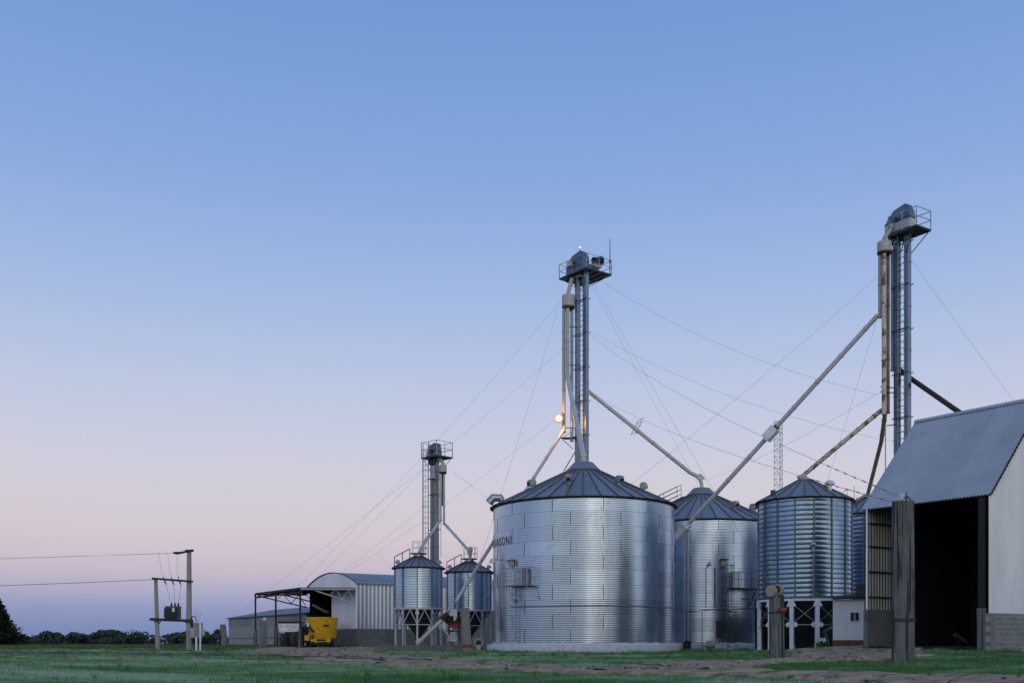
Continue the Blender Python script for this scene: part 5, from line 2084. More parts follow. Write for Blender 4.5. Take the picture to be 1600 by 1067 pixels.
# low barn
LB0 = Vector((-18.95, 94.4, 0))
LBL = 23.2
low = thing("low_barn", "long low barn with a pale block wall, grey sheet band and shallow roof", "barn", (-31.0, 113.5, 0))
zLe, zLb = 3.28, 2.30
mb = MB()
mb.prism([(0, -0.8), (LBL, -0.8), (LBL, zLb), (0, zLb)], LB0, A1, Z, A2, 0.2)
mb.prism([(0.22, -0.8), (9.0, -0.8), (9.0, zLb), (0.22, zLb)], LB0 + A1 * (LBL - 0.2), A2, Z, A1, 0.2)
mb.build("block_wall", BLOCKP, low, uv=uvw(LB0, A1))
mb = MB()
mb.prism([(0, 0.0), (LBL, 0.0), (LBL, 0.10), (0, 0.10)], LB0 - A2 * 0.02 + Z * 1.0, A1, Z, A2, 0.02)
mb.build("tie_course", CONCD, low)
mb = MB()
mb.sheet(LB0 - A2 * 0.02, A1, LBL, Z, zLb, zLe, -A2, 0.25, 0.015, 'trap', tonew=2.2)
mb.sheet(LB0 + A1 * (LBL + 0.02), A2, 9.0, Z, zLb, lambda q: zLe + 1.0 * (1 - abs(q - 5.2) / 5.2), A1, 0.25, 0.015, 'trap')
mb.build("sheet_band", GSHEETP, low)
mb = MB()
r0 = LB0 - A2 * 0.15 + Z * (zLe + 0.02) - A1 * 0.05
u_ = (A2 * 5.35 + Z * 1.03)
mb.sheet(r0, A1, LBL + 0.3, u_.normalized(), 0, u_.length, A1.cross(u_.normalized()) * -1, 0.25, 0.015, 'trap', tonew=1.5)
r1 = LB0 + A2 * 10.6 + Z * (zLe + 0.02) - A1 * 0.05
u2 = (-A2 * 5.4 + Z * 1.03)
mb.sheet(r1, A1, LBL + 0.3, u2.normalized(), 0, u2.length, Vector((0, 0, 1)), 0.25, 0.015, 'trap', tonew=1.5)
lr = mb.build("roof", GSHEETP, low)
mb = MB()
mb.bar(r0 - Z * 0.05, r0 + A1 * (LBL + 0.3) - Z * 0.05, 0.08, 0.10)
mb.build("gutter", EAVE, lr)

# pale shed glimpsed between the feed bins and the lettered silo
mb = MB()
c = Vector((PX(752, 92), 92, 0))
mb.box(c + Z * 1.5, (5.0, 4.0, 3.6))
sh = mb.build("storage_shed", CONC, origin=c)
ROOTM[sh] = Matrix.Translation(c)
tag(sh, "pale concrete shed glimpsed behind the feed bin crossed by the pipe", "shed")
mb = MB()
mb.box(c + Z * 3.36, (5.3, 4.3, 0.10))
mb.build("roof", GSHEETP, sh)


# ------------------------------------------------------------------ farm machines
def wheel(parent, c, r, w, axis, name="wheel", tm=TYREDUST, rm=LGREY):
    a = Vector(axis).normalized()
    c = Vector(c)
    mb = MB()
    prof = [(-0.36, 0.50), (-0.5, 0.62), (-0.5, 0.86), (-0.38, 1.0), (0.38, 1.0), (0.5, 0.86), (0.5, 0.62), (0.36, 0.50)]
    mb.tube([c + a * w * p[0] for p in prof], [r * p[1] for p in prof], 28, cap=False)
    n = 20
    s = a.cross(Vector((0, 0, 1))).normalized()
    for k in range(n):
        q = 2 * PI * k / n
        d = s * math.cos(q) + Vector((0, 0, 1)) * math.sin(q)
        mb.bar(c + d * r * 1.0 - a * w * 0.42, c + d * r * 1.0 + a * w * 0.42 + s.lerp(d, 0.9) * 0.0, r * 0.09, r * 0.06)
    wh = mb.build(name, tm, parent, smooth=40)
    mb = MB()
    mb.tube([c - a * w * 0.46, c - a * w * 0.30, c - a * w * 0.10, c + a * w * 0.3], [r * 0.50, r * 0.46, r * 0.20, r * 0.20], 24, cap=False)
    mb.tube([c - a * w * 0.36, c + a * w * 0.36], r * 0.51, 24, cap=False)
    mb.tube([c - a * w * 0.30, c + a * w * 0.05], r * 0.47, 24)
    mb.tube([c - a * w * 0.40, c - a * w * 0.30], r * 0.22, 16)
    mb.tube([c - a * w * 0.2, c - a * w * 0.35], r * 0.14, 12)
    mb.build("rim", rm, wh, smooth=30)
    return wh


YM = 80.0
XM = PX(504, YM)
gM = G(XM, YM)
mix = thing("feed_mixer", "tall yellow feed mixer wagon parked under the canopy's edge", "feed mixer", (XM, YM, gM), 0.08)
mb = MB()
n = 40


def oval(rx, ry, z, ox=0.0):
    vs = []
    for k in range(n):
        q = 2 * PI * k / n
        cx, sy = math.cos(q), math.sin(q)
        e = 0.62
        vs.append((rx * math.copysign(abs(cx) ** e, cx) + ox, ry * math.copysign(abs(sy) ** e, sy), z))
    return vs


rings = [oval(0.98, 1.5, 0.72), oval(1.02, 1.56, 0.80), oval(1.17, 1.85, 2.25), oval(1.21, 1.9, 2.27), oval(1.21, 1.9, 2.36), oval(1.14, 1.82, 2.36), oval(1.10, 1.75, 2.0)]
vs = [p for g in rings for p in g]
mb.add(vs, [(i * n + k, i * n + (k + 1) % n, (i + 1) * n + (k + 1) % n, (i + 1) * n + k) for i in range(len(rings) - 1) for k in range(n)])
tub = mb.build("tub", YEL, mix, smooth=35, world=False)
yf = -1.75
mb = MB()
mb.mi = 0
mb.prism([(0.40, 1.98), (0.62, 1.98), (0.51, 2.17)], (0, -1.87, 0), (1, 0, 0), Z, (0, 1, 0), 0.04)
mb.mi = 1
mb.prism([(0.47, 2.01), (0.55, 2.01), (0.51, 2.09)], (0, -1.878, 0), (1, 0, 0), Z, (0, 1, 0), 0.03)
mb.build("warning_triangle", [RED, YEL], tub, world=False)
mb = MB()
mb.box((0.45, -1.76, 1.72), (0.44, 0.10, 0.12))
mb.build("number_plate", BLACKS, tub, world=False)
mb = MB()
for k in range(6):
    mb.mi = k % 2
    mb.box((-0.72 + k * 0.10, -1.84, 2.12), (0.08, 0.06, 0.045))
mb.build("decal", [RED, PURE], tub, world=False)
mb = MB()
mb.lathe([(0.0, 0.0), (0.10, 0.02), (0.10, 0.10), (0.0, 0.12)], 14, c=(-0.92, -1.62, 1.80))
mb.box((-0.92, -1.66, 1.76), (0.16, 0.10, 0.24))
mb.build("marker_lamp", PURE, tub, smooth=40, world=False)
mb = MB()
for (x0, z0, x1, z1, w) in ((-0.86, 1.64, -0.50, 1.22, 0.17), (-0.98, 1.62, -0.86, 1.16, 0.12)):
    mb.bar((x0, -1.76 + 0.06, z0), (x1, -1.70 + 0.02, z1), 0.12, w, up=(0, 0, 1))
mb.build("side_slot", BLACKS, tub, world=False)
mb = MB()
mb.box((0, 0, 0.60), (1.5, 3.0, 0.20))
mb.box((0, -1.45, 0.56), (1.0, 0.12, 0.18))
mb.box((-1.05, -1.1, 0.78), (0.35, 0.5, 0.42))
mb.box((0.1, -1.40, 0.32), (0.9, 0.06, 0.05))
for s in (-0.42, 0.52):
    mb.bar((s, -1.46, 0.70), (s + 0.10, -1.5, 0.40), 0.07)
mb.bar((0, 1.4, 0.6), (0, 2.7, 0.5), 0.14)
mb.build("chassis", YEL, mix, world=False)
mb = MB()
mb.box((0, -1.0, 0.42), (1.5, 0.9, 0.24))
mb.box((0.05, -1.52, 0.60), (0.72, 0.03, 0.14))
mb.box((-0.62, -1.58, 0.86), (0.12, 0.14, 0.30))
mb.build("undercarriage", BLACKS, mix, world=False)
for s in (-1, 1):
    Mw = ROOTM[mix]
    wheel(mix, Mw @ Vector((s * 0.78, -0.3, 0.40)), 0.40, 0.30, Mw.to_3x3() @ Vector((-s, 0, 0)), tm=RUBBER, rm=STEEL)

# white spreader trailer under the canopy
YT = 84.8
XT = PX(454, YT)
gT = G(XT, YT)
tr = thing("spreader_trailer", "white box spreader trailer with a dark cover, parked under the canopy", "trailer", (XT, YT, gT), 0.10)
w2 = 0.82
mb = MB()
mb.prism([(-0.82, 1.30), (0.82, 1.30), (0.90, 1.98), (-0.90, 1.98)], (0, -0.75, 0), (1, 0, 0), Z, (0, 1, 0), 1.5)
bx = mb.build("hopper_box", WHITE, tr, world=False)
mb = MB()
mb.prism([(-1.0, 0), (1.0, 0), (0.92, 0.14), (-0.92, 0.14)], (0, -0.85, 2.02), (1, 0, 0), Z, (0, 1, 0), 1.7)
mb.build("cover", TIMBER, bx, world=False)
mb = MB()
for (x, w) in ((-0.66, 0.22), (-0.24, 0.26), (0.28, 0.62)):
    mb.box((x, -0.756, 1.78), (w, 0.012, 0.035))
    mb.box((x, -0.756, 1.68), (w, 0.012, 0.035))
mb.mi = 1
mb.box((-0.05, -0.756, 1.46), (0.10, 0.012, 0.08))
mb.mi = 2
mb.box((0.16, -0.756, 1.48), (0.18, 0.012, 0.04))
mb.build("decal", [GREY, GREEN, RED], bx, world=False)
mb = MB()
mb.box((0, 0, 1.16), (1.66, 1.2, 0.22))
mb.box((0.2, 0, 0.98), (1.2, 0.9, 0.26))
mb.box((-0.6, -0.66, 1.18), (0.42, 0.06, 0.10))
mb.bar((-0.95, -0.5, 1.12), (-0.95, -0.5, -0.05), 0.06)
mb.bar((-0.62, -0.5, 1.05), (-0.62, -0.5, -0.05), 0.06)
mb.bar((-0.98, -0.5, 1.1), (-0.7, -0.5, 1.28), 0.06)
mb.mi = 1
mb.box((-0.6, -0.70, 1.22), (0.42, 0.02, 0.08))
mb.build("chassis", [BLACKS, PURE], tr, world=False)
mb = MB()
mb.box((0.26, -0.5, 0.92), (0.44, 0.30, 0.16))
mb.build("tool_box", BLUE, tr, world=False)
Mt = ROOTM[tr]
ax = Mt.to_3x3() @ Vector((0.75, -0.66, 0)).normalized()
wheel(tr, Mt @ Vector((-0.35, -0.45, 0.56)), 0.58, 0.34, -ax)
wheel(tr, Mt @ Vector((0.62, -0.62, 0.66)), 0.68, 0.46, -ax)

# tractor between trailer and mixer
YK = 84.6
XK = PX(476, YK)
gK = G(XK, YK)
tk = thing("tractor", "blue tractor mostly in shadow between the white trailer and yellow mixer", "tractor", (XK, YK, gK), 0.35)
mb = MB()
mb.prism([(-0.42, 0.75), (0.42, 0.75), (0.40, 1.45), (0.25, 1.58), (-0.25, 1.58), (-0.40, 1.45)], (0, 0.2, 0), (1, 0, 0), Z, (0, 1, 0), 1.9)
mb.build("bonnet", BLUE, tk, smooth=30, world=False)
mb = MB()
for (x, y) in ((-0.5, -0.9), (0.5, -0.9), (-0.46, 0.25), (0.46, 0.25)):
    mb.bar((x, y, 1.0), (x * 0.92, y * 0.95, 1.80), 0.06)
mb.box((0, -0.35, 0.95), (1.1, 1.2, 0.5))
mb.box((0, -0.4, 0.65), (0.7, 1.4, 0.4))
mb.build("cab_frame", BLACKS, tk, world=False)
mb = MB()
mb.box((0, -0.32, 1.83), (1.05, 1.25, 0.09))
mb.box((-0.62, -0.6, 1.33), (0.36, 0.85, 0.06))
mb.box((0.62, -0.6, 1.33), (0.36, 0.85, 0.06))
mb.build("cab_roof", BLUE, tk, world=False)
mb = MB()
mb.box((0, -0.33, 1.48), (0.92, 1.06, 0.52))
mb.build("cab_glass", GLASSD, tk, world=False)
Mk = ROOTM[tk]
for s in (-1, 1):
    wheel(tk, Mk @ Vector((s * 0.66, -0.6, 0.66)), 0.68, 0.38, Mk.to_3x3() @ Vector((-s, 0, 0)), tm=RUBBER, rm=STEEL)
    wheel(tk, Mk @ Vector((s * 0.55, 1.6, 0.42)), 0.44, 0.28, Mk.to_3x3() @ Vector((-s, 0, 0)), tm=RUBBER, rm=STEEL)

# ------------------------------------------------------------------ conveyor and intake under the feed bins
mb = MB()
a, b = P(653, 1004, 62.35), P(699, 961, 62.2)
mb.tube([a, b], 0.13, 12)
mb.tube([a - (b - a) * 0.02, a + (b - a) * 0.10], 0.17, 12)
mb.bar(P(686, 973, 62.2), P(706, 1000, 62.4), 0.09)
mb.bar(P(702, 1000, 62.4), P(713, 1000, 62.4), 0.09)
cv = mb.build("auger_conveyor", WPIPE, smooth=40, origin=a)
ROOTM[cv] = Matrix.Translation(a)
tag(cv, "white inclined auger conveyor under the feed bin beside the arched barn", "auger")
mb = MB()
mb.prism([(0, 0), (0.26, 0.30), (0.50, 0.24), (0.52, -0.1), (0.42, -0.42), (0.30, -0.42), (0.30, -0.12), (0.1, -0.18)], P(701, 958, 62.0), (1, 0, 0), Z, (0, 1, 0), 0.34)
mb.build("discharge_head", WPIPE, cv)
mb = MB()
mb.tube([P(690, 967, 62.25), P(700, 959, 62.2)], 0.19, 12)
mb.build("coupling", BROWN, cv)
ci = P(709, 1000, 62.8)
mc = thing("grain_cleaner", "rusty red grain cleaning machine behind the leaning concrete post", "grain cleaner", ci)
mb = MB()
mb.prism([(-0.35, 1.55), (0.35, 1.55), (0.25, 1.0), (-0.2, 1.0)], ci - Vector((0, 0.35, 0)), (1, 0, 0), Z, (0, 1, 0), 0.7)
mb.bar(ci + Vector((-0.75, 0, 1.45)), ci + Vector((0.1, 0, 0.80)), 0.26, 0.30)
mb.build("intake_hopper", BROWN, mc)
mb = MB()
mb.box(ci + Vector((0.05, 0, 0.92)), (0.62, 0.5, 0.30))
mb.tube([ci + Vector((0.05, -0.3, 0.92)), ci + Vector((0.05, 0.3, 0.92))], 0.22, 16)
mb.build("drum", REDR, mc, smooth=40)
mb = MB()
for (x, y) in ((-0.3, -0.25), (0.35, -0.25), (-0.3, 0.25), (0.35, 0.25)):
    mb.bar(ci + Vector((x, y, -0.05)), ci + Vector((x * 0.9, y * 0.9, 1.5)), 0.06)
mb.bar(ci + Vector((-0.3, -0.25, 0.55)), ci + Vector((0.35, -0.25, 0.55)), 0.06)
mb.bar(ci + Vector((-0.35, -0.28, 1.25)), ci + Vector((0.55, -0.28, 1.25)), 0.07)
mb.build("frame", BLACKS, mc)
mb = MB()
mb.box(ci + Vector((-0.05, -0.1, 0.38)), (0.36, 0.34, 0.30))
mb.box(ci + Vector((-0.05, -0.1, 0.10)), (0.60, 0.40, 0.26))
mb.build("motor_box", GALV2, mc)
# hose reel
cr = P(748, 1003, 62.0)
cr.z = 0.50
rl = thing("hose_reel", "round hose reel on a small stand between the feed bin and lettered silo", "hose reel", (cr.x, cr.y, 0.1))
mb = MB()
pts = [cr + Vector((math.cos(q) * 0.25, 0, math.sin(q) * 0.25 + 0.05)) for q in np.linspace(0, 2 * PI, 25)]
mb.tube(pts, 0.045, 8)
mb.build("hose", BEIGE, rl, smooth=40)
mb = MB()
mb.tube([cr + Vector((0, -0.08, 0.05)), cr + Vector((0, 0.08, 0.05))], 0.15, 16)
mb.build("drum", RUBBER, rl, smooth=40)
mb = MB()
mb.box(cr + Vector((0, 0, -0.22)), (0.24, 0.24, 0.30))
mb.build("stand", CAN, rl)

# ------------------------------------------------------------------ power poles
YP = 63.0
xa, xb = PX(246, YP), PX(295.5, YP)


def pole(label, x, top, r0, r1, lean=0.0):
    g = G(x, YP)
    zt = CH + (HZ - top) * YP / F
    mb = MB()
    zs = np.linspace(g - 0.4, zt, 7)
    mb.tube([(x + lean * (z - g), YP, z) for z in zs], [r0 + (r1 - r0) * k / 6 for k in range(7)], 14)
    for k in (1, 2, 3, 4, 5):
        z = float(zs[k])
        r = r0 + (r1 - r0) * k / 6
        mb.tube([(x + lean * (z - g), YP, z - 0.015), (x + lean * (z - g), YP, z + 0.015)], r * 1.03, 14)
    o = mb.build("utility_pole", POLEC, smooth=40, origin=(x, YP, g))
    ROOTM[o] = Matrix.Translation((x, YP, g))
    return tag(o, label, "utility pole", "concrete poles carrying the transformer")


pa = pole("shorter slightly bowed concrete pole under one end of the transformer frame", xa + 0.02, 904, 0.145, 0.105, -0.028)
pb = pole("taller concrete pole with a crossarm on top beside the meter cabinet", xb, 861, 0.185, 0.135, 0.0)
fr_ = thing("beam_platform", "dark timber beams bridging the two concrete poles", "pole frame", ((xa + xb) / 2, YP, 0))
mb = MB()
for s in (-0.20, 0.20):
    mb.bar(P(236, 967, YP) + Vector((0, s, 0)), P(300, 969.5, YP) + Vector((0, s, 0)), 0.12, 0.17)
for px in (240, 252):
    mb.bar(P(px, 968, YP), P(246, 978, YP), 0.05)
for px in (288, 302):
    mb.bar(P(px, 969, YP), P(296, 979, YP), 0.05)
mb.build("platform_beam", TIMBER, fr_)
mb = MB()
mb.bar(P(239, 903.5, YP) + Vector((0, -0.16, 0)), P(303, 908.5, YP) + Vector((0, -0.2, 0)), 0.10, 0.12)
cb = mb.build("crossbeam", TIMBER, fr_)
for px in (257, 269, 280):
    c = P(px, 905.5, YP) + Vector((0, -0.16, 0))
    mb = MB()
    mb.tube([c, c + Z * 0.20], [0.035, 0.02], 8)
    mb.mi = 1
    mb.tube([c + Vector((0.05, 0, -0.05)), c + Vector((0.12, 0, -0.20)), c + Vector((0.16, 0, -0.32))], [0.06, 0.05, 0.03], 8)
    mb.build("fuse_holder", [STEEL, GREY], cb, smooth=40)
mb = MB()
mb.bar(P(275, 862.5, YP) + Vector((0, 0.6, 0)), P(306, 860.5, YP) + Vector((0, -0.6, 0)), 0.11, 0.11)
mb.box(P(296, 860, YP), (0.42, 0.4, 0.10))
ca = mb.build("crossarm", TIMBER, pb)
mb = MB()
for k in range(3):
    c = P(275 + k * 4, 863, YP) + Vector((0, 0.6 - k * 0.3, 0))
    mb.tube([c, c + Vector((-0.28 - 0.1 * k, 0, 0.0))], [0.06, 0.05], 8)
mb.build("insulator", RUBBER, ca, smooth=40)
tf = thing("transformer", "blue grey finned transformer sitting on the beams between two poles", "transformer", P(270, 967, YP) + Z * 0.02)
ct = P(270.5, 957, YP)
mb = MB()
mb.box(ct, (0.80, 0.56, 0.72))
mb.box(ct + Z * 0.38, (0.86, 0.62, 0.05))
mb.build("tank", TRAFO, tf)
mb = MB()
for k in range(9):
    mb.box(ct + Vector((-0.37 + 0.0925 * k, -0.32, -0.03)), (0.028, 0.10, 0.60))
    mb.box(ct + Vector((-0.44, -0.25 + 0.062 * k, -0.03)), (0.09, 0.022, 0.60))
mb.build("cooling_fin", TRAFO, tf)
for x in (-0.10, 0.12, 0.32):
    mb = MB()
    mb.tube([ct + Vector((x, 0, 0.42)), ct + Vector((x, 0, 0.62))], [0.06, 0.035], 10)
    mb.tube([ct + Vector((x, 0, 0.48)), ct + Vector((x, 0, 0.51))], 0.075, 10)
    mb.build("bushing", RUBBER, tf, smooth=40)
mb = MB()
mb.box(ct + Vector((0.14, -0.38, 0.18)), (0.15, 0.02, 0.27))
mb.build("name_plate", PURE, tf)
for k, px in enumerate((257, 269, 280)):
    c = P(px, 911, YP) + Vector((0.16, -0.16, -0.05))
    e = ct + Vector((-0.10 + 0.21 * k, 0, 0.62))
    wire(["jumper cable from the first fuse holder down to the transformer", "middle jumper cable down to the transformer", "jumper cable nearest the tall pole down to the transformer"][k],
         c, e, 0.12, 0.010, "jumper_cable", "transformer jumper cables", "cable")
    wire(["drop cable from the tall pole's line to the first fuse holder", "middle drop cable from the tall pole's line to the fuses", "drop cable beside the tall pole to the fuses"][k],
         P((248, 262, 276)[k], 862.5, YP), P(px, 904, YP) + Vector((0, -0.16, 0.1)), 0.25, 0.008, "drop_cable", "transformer drop cables", "cable")
for k in range(3):
    wire(["power line on the tall pole, upper strand", "power line on the tall pole, middle strand", "power line on the tall pole, lower strand"][k],
         P(275 + k * 4, 863, YP) + Vector((-0.3, 0.6 - k * 0.3, 0)), (-95.0, YP + 3.6 - k * 0.7, 6.30), 0.55 + 0.12 * k, 0.0045, "power_line", "power lines leaving the frame", "power line")
wire("thicker power cable bundle from the shorter pole out of the photo", P(240, 905, YP), (-95.0, YP + 2, 4.6), 0.85, 0.018, "power_cable", None, "power line")
mb = MB()
for k in range(4):
    pts = [P(304, 970, YP) + Vector((math.cos(q) * 0.17, -0.1 - 0.04 * k, math.sin(q) * 0.30)) for q in np.linspace(0, 2 * PI, 17)]
    mb.tube(pts, 0.02, 6)
mb.tube([P(301, 972, YP), P(300.5, 990, YP), P(301, 1004, YP)], 0.045, 8)
tag(mb.build("cable_coil", RUBBER, smooth=40, origin=P(304, 970, YP)), "black coil of cable hanging on the taller pole by the beams", "cable coil")
xm = PX(310.5, 62.4)
gm = G(xm, 62.4)
mc2 = thing("meter_cabinet", "light grey meter cabinet on white posts beside the taller concrete pole", "cabinet", (xm, 62.4, gm))
mb = MB()
mb.box((xm - 0.03, 62.4, 1.33), (0.50, 0.32, 0.92))
mb.box((xm - 0.32, 62.42, 1.18), (0.30, 0.28, 0.60))
mb.box((xm + 0.28, 62.40, 1.18), (0.16, 0.22, 0.34))
mb.build("box", LGREY, mc2)
mb = MB()
mb.box((xm - 0.03, 62.23, 1.33), (0.42, 0.015, 0.84))
mb.box((xm - 0.02, 62.22, 1.25), (0.05, 0.02, 0.08))
mb.build("door", GREY, mc2)
for dx, zt in ((-0.08, 0.9), (0.16, 1.80)):
    mb = MB()
    mb.bar((xm + dx, 62.19, gm - 0.2), (xm + dx, 62.19, zt), 0.09)
    mb.build("post", WHITE, mc2)
mb = MB()
mb.tube([(xm - 0.14, 62.4, 1.78), (xm - 0.14, 62.4, 2.7)], 0.02, 6)
mb.tube([(xm + 0.0, 62.4, 1.78), (xm + 0.05, 62.4, 2.25), (xm + 0.22, 62.4, 2.30)], 0.025, 6)
mb.build("service_conduit", PURE, mc2)


# ------------------------------------------------------------------ trees
def leaf_mesh(pts, size, flat, r_):
    n = len(pts)
    u = r_.normal(0, 1, (n, 3))
    u /= np.linalg.norm(u, axis=1)[:, None]
    w = r_.normal(0, 1, (n, 3))
    v = np.cross(u, w)
    v /= np.linalg.norm(v, axis=1)[:, None]
    s = size * r_.uniform(0.6, 1.35, n)[:, None]
    a, b = u * s, v * s * flat
    V = np.stack([pts - a, pts - b * 0.9, pts + a, pts + b * 0.9], 1).reshape(-1, 3)
    Fc = np.arange(4 * n).reshape(-1, 4)
    return V, Fc


def np_obj(name, V, Fc, tones, m, parent=None, origin=(0, 0, 0)):
    me = bpy.data.meshes.new(name)
    V = V - np.array(origin)
    me.from_pydata(V.tolist(), [], Fc.tolist())
    a = me.attributes.new("tone", 'FLOAT', 'FACE')
    a.data.foreach_set("value", np.asarray(tones, np.float32))
    me.materials.append(m)
    o = bpy.data.objects.new(name, me)
    COL.objects.link(o)
    if parent is not None:
        o.parent = parent
    else:
        o.location = origin
    return o


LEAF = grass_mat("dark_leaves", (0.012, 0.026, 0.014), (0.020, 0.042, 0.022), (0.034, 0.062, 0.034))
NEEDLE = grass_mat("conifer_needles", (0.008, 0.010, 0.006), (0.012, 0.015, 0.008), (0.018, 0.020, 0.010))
HAZELEAF = grass_mat("hazy_leaves", (0.024, 0.042, 0.036), (0.036, 0.060, 0.048), (0.058, 0.088, 0.068))  # distance haze mixed into a paler, bluish leaf colour
BARK = mat("bark", (0.03, 0.024, 0.018), 0.95)
r2 = np.random.default_rng(5)


def treeline():
    Vs, Ts, off = [], [], 0
    x = -330.0
    allp, tn = [], []
    while x < 260:
        Y = 350 + r2.uniform(-25, 40)
        g = G(x, Y)
        px = 800 + F * x / Y
        top = 985.5 + 3 * math.sin(px * 0.031) + 2.5 * math.sin(px * 0.083 + 1) + r2.uniform(-4.5, 4)
        if px < 90:
            top += 6
        H = CH + (HZ - top) * Y / F - g
        wd = r2.uniform(3.2, 6.0)
        for _ in range(7):
            cx, cy = x + r2.normal(0, wd * 0.45), Y + r2.normal(0, 2.5)
            hz = H * r2.uniform(0.30, 0.80)
            rr = np.array([wd * r2.uniform(0.35, 0.6), wd * 0.5, H * r2.uniform(0.16, 0.26)])
            q = r2.normal(0, 1, (190, 3))
            q /= np.linalg.norm(q, axis=1)[:, None]
            q *= r2.uniform(0.55, 1.0, (190, 1)) ** 0.5
            p = np.array([cx, cy, g + hz]) + q * rr
            p[:, 2] = np.maximum(p[:, 2], g)
            allp.append(p)
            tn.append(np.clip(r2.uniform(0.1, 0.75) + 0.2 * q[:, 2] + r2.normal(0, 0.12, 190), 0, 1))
        # low skirt of brush
        q = np.stack([x + r2.uniform(-6, 6, 170), Y + r2.uniform(-3, 3, 170), g + r2.uniform(0, H * 0.8, 170)], 1)
        allp.append(q)
        tn.append(r2.uniform(0, 0.4, 170))
        x += r2.uniform(3.0, 5.2)
    for x in np.arange(-335, 265, 1.6):
        n = 40
        hh = 5.0 + 1.2 * math.sin(x * 0.13) + 0.8 * math.sin(x * 0.41)
        q = np.stack([x + r2.uniform(-1.2, 1.2, n), 362 + r2.uniform(-2, 2, n), -1.7 + hh * r2.uniform(0, 1, n) ** 0.8], 1)
        allp.append(q)
        tn.append(r2.uniform(0, 0.5, n))
    p = np.concatenate(allp)
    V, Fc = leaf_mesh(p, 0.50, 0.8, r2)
    o = np_obj("treeline", V, Fc, np.concatenate(tn), HAZELEAF, origin=(-60, 350, G(-60, 350)))
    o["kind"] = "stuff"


treeline()


def conifer():
    Y = 100.0
    X = PX(-3, Y)
    g = G(X, Y)
    H = CH + (HZ - 934) * Y / F - g
    t = thing("conifer_tree", "dark conifer with feathery low branches at the field's edge", "tree", (X, Y, g))
    mb = MB()
    mb.tube([(X, Y, g - 0.2), (X, Y, g + H * 0.5), (X + 0.05, Y, g + H * 0.97)], [0.22, 0.13, 0.03], 10)
    V_, F_, T_ = [], [], []
    pts, tn = [], []
    for lv in np.linspace(0.03, 0.99, 46):
        z = g + H * lv
        Rb = (1.45 * ((1 - lv) / 0.67) ** 0.8 if lv > 0.33 else 2.35 - 1.2 * max(0.0, lv - 0.22) / 0.11) + 0.04
        for k in range(9):
            a = r2.uniform(0, 2 * PI)
            Lb = Rb * r2.uniform(0.70, 1.12)
            up = r2.uniform(-0.05, 0.42)
            n = int(26 + 40 * Lb)
            s = r2.uniform(0.12, 1.0, n) ** 0.8
            rad = 0.16 * (1 - s * 0.8)[:, None] * (0.6 + Lb / 2.6)
            c = np.stack([X + math.cos(a) * Lb * s, Y + math.sin(a) * Lb * s, z + up * Lb * s * s - 0.10 * s], 1)
            pts.append(c + r2.normal(0, 1, (n, 3)) * rad * np.array([1, 1, 0.75]))
            tn.append(np.clip(r2.uniform(0, 1) * 0.5 + s * 0.4, 0, 1))
            mb.tube([(X, Y, z - 0.1), (X + math.cos(a) * Lb * 0.9, Y + math.sin(a) * Lb * 0.9, z + up * Lb * 0.8 - 0.1)], [0.03, 0.008], 4)
    # feathery upswept branches low on the field side
    for (L_, up, zz) in ((2.1, 0.9, 0.20), (2.35, 0.75, 0.15), (2.5, 0.55, 0.10), (1.8, 0.9, 0.26)):
        n = 90
        s = r2.uniform(0.4, 1.0, n)
        a = r2.uniform(-0.25, 0.05)
        c = np.stack([X + L_ * s, Y + L_ * s * math.sin(a), g + H * zz + up * s * s], 1)
        pts.append(c + r2.normal(0, 0.09, (n, 3)))
        tn.append(np.full(n, 0.5))
    mb.build("trunk", BARK, t)
    p = np.concatenate(pts)
    V, Fc = leaf_mesh(p, 0.11, 0.45, r2)
    V = V - np.array([X, Y, g])
    np_obj("crown", V, Fc, np.concatenate(tn), NEEDLE, parent=t)


conifer()


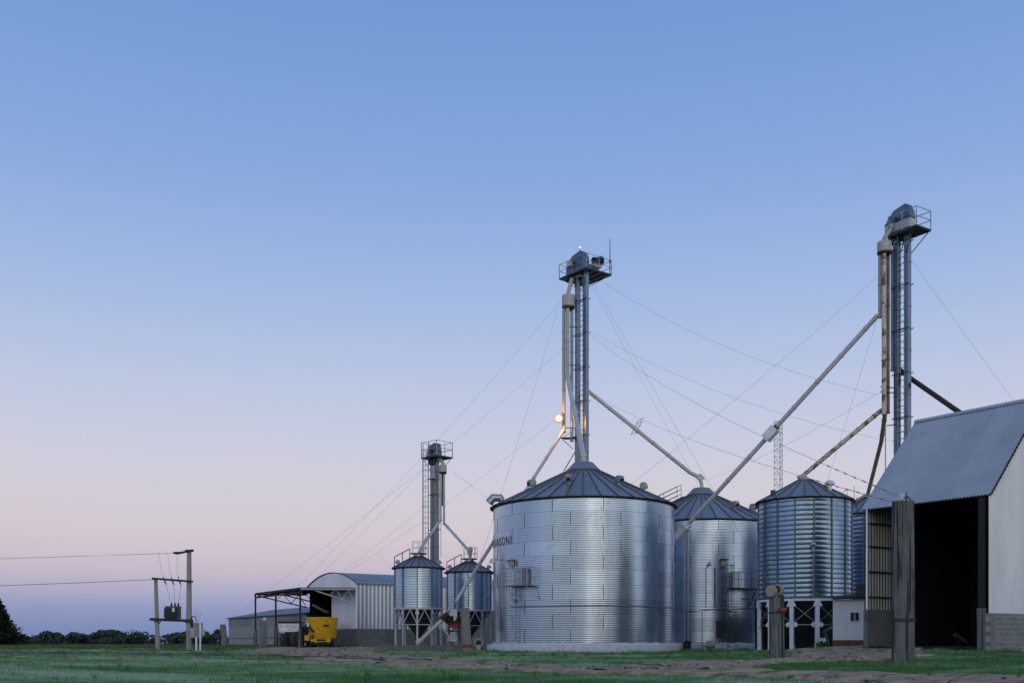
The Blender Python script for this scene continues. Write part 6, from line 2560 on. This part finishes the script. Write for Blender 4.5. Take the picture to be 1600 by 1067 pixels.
def grove_behind():
    """tall trees behind the photographer; they are what the silo walls mirror as dark shapes"""
    allp, tn = [], []
    for (x, y, H, w) in ((19.5, -26, 17, 4.2), (26, -25, 23, 5.2), (33, -22, 15, 5), (42, -17, 24, 6), (52, -10, 17, 5.5), (36, -34, 20, 6), (62, -2, 15, 5)):
        for _ in range(26):
            f = r2.uniform(0.05, 1.0)
            rr = w * (1 - f) ** 0.7 * 0.5 + 0.5
            c = np.array([x + r2.normal(0, w * (1 - f * 0.85) * 0.32), y + r2.normal(0, w * (1 - f * 0.85) * 0.32), H * f])
            q = r2.normal(0, 1, (120, 3))
            q /= np.linalg.norm(q, axis=1)[:, None]
            allp.append(c + q * r2.uniform(0.3, 1, (120, 1)) * np.array([rr, rr, H * 0.09]))
            tn.append(r2.uniform(0, 1, 120))
    for x in np.arange(-170, 190, 5.0):
        y = -80 + 8 * math.sin(x * 0.05)
        azm = math.degrees(math.atan2(x, -y))
        if 6 < azm < 19:
            continue
        H = 19 + 3 * math.sin(x * 0.21) + 2 * math.sin(x * 0.47)
        q = r2.normal(0, 1, (560, 3)) * np.array([3.0, 1.5, H * 0.27]) + np.array([x, y, H * 0.45])
        allp.append(q)
        tn.append(r2.uniform(0, 1, 560))
    p = np.concatenate(allp)
    p[:, 2] = np.maximum(p[:, 2], 0.05)
    V, Fc = leaf_mesh(p, 0.55, 0.8, r2)
    o = np_obj("grove_foliage", V, Fc, np.concatenate(tn), HAZELEAF, origin=(33, -22, 0))
    o["kind"] = "stuff"


grove_behind()

# lone seed stalk in the verge
mb = MB()
c = P(1137, 1032, 32.0)
c.z = G(c.x, c.y)
mb.tube([c, c + Vector((0.01, 0, 0.20)), c + Vector((0.0, 0, 0.62))], [0.012, 0.010, 0.006], 5)
for k in range(8):
    z = 0.08 + k * 0.06
    q = k * 2.1
    mb.add([c + Z * z, c + Vector((math.cos(q) * 0.10, math.sin(q) * 0.06, z + 0.04)), c + Vector((math.cos(q) * 0.04, math.sin(q) * 0.03, z + 0.07))], [(0, 1, 2)])
tag(mb.build("weed_stalk", grass_mat("weed", (0.06, 0.08, 0.03), (0.08, 0.10, 0.04), (0.10, 0.12, 0.05)), origin=c), "single tall weed stalk standing in the grass before the rear silo", "weed")
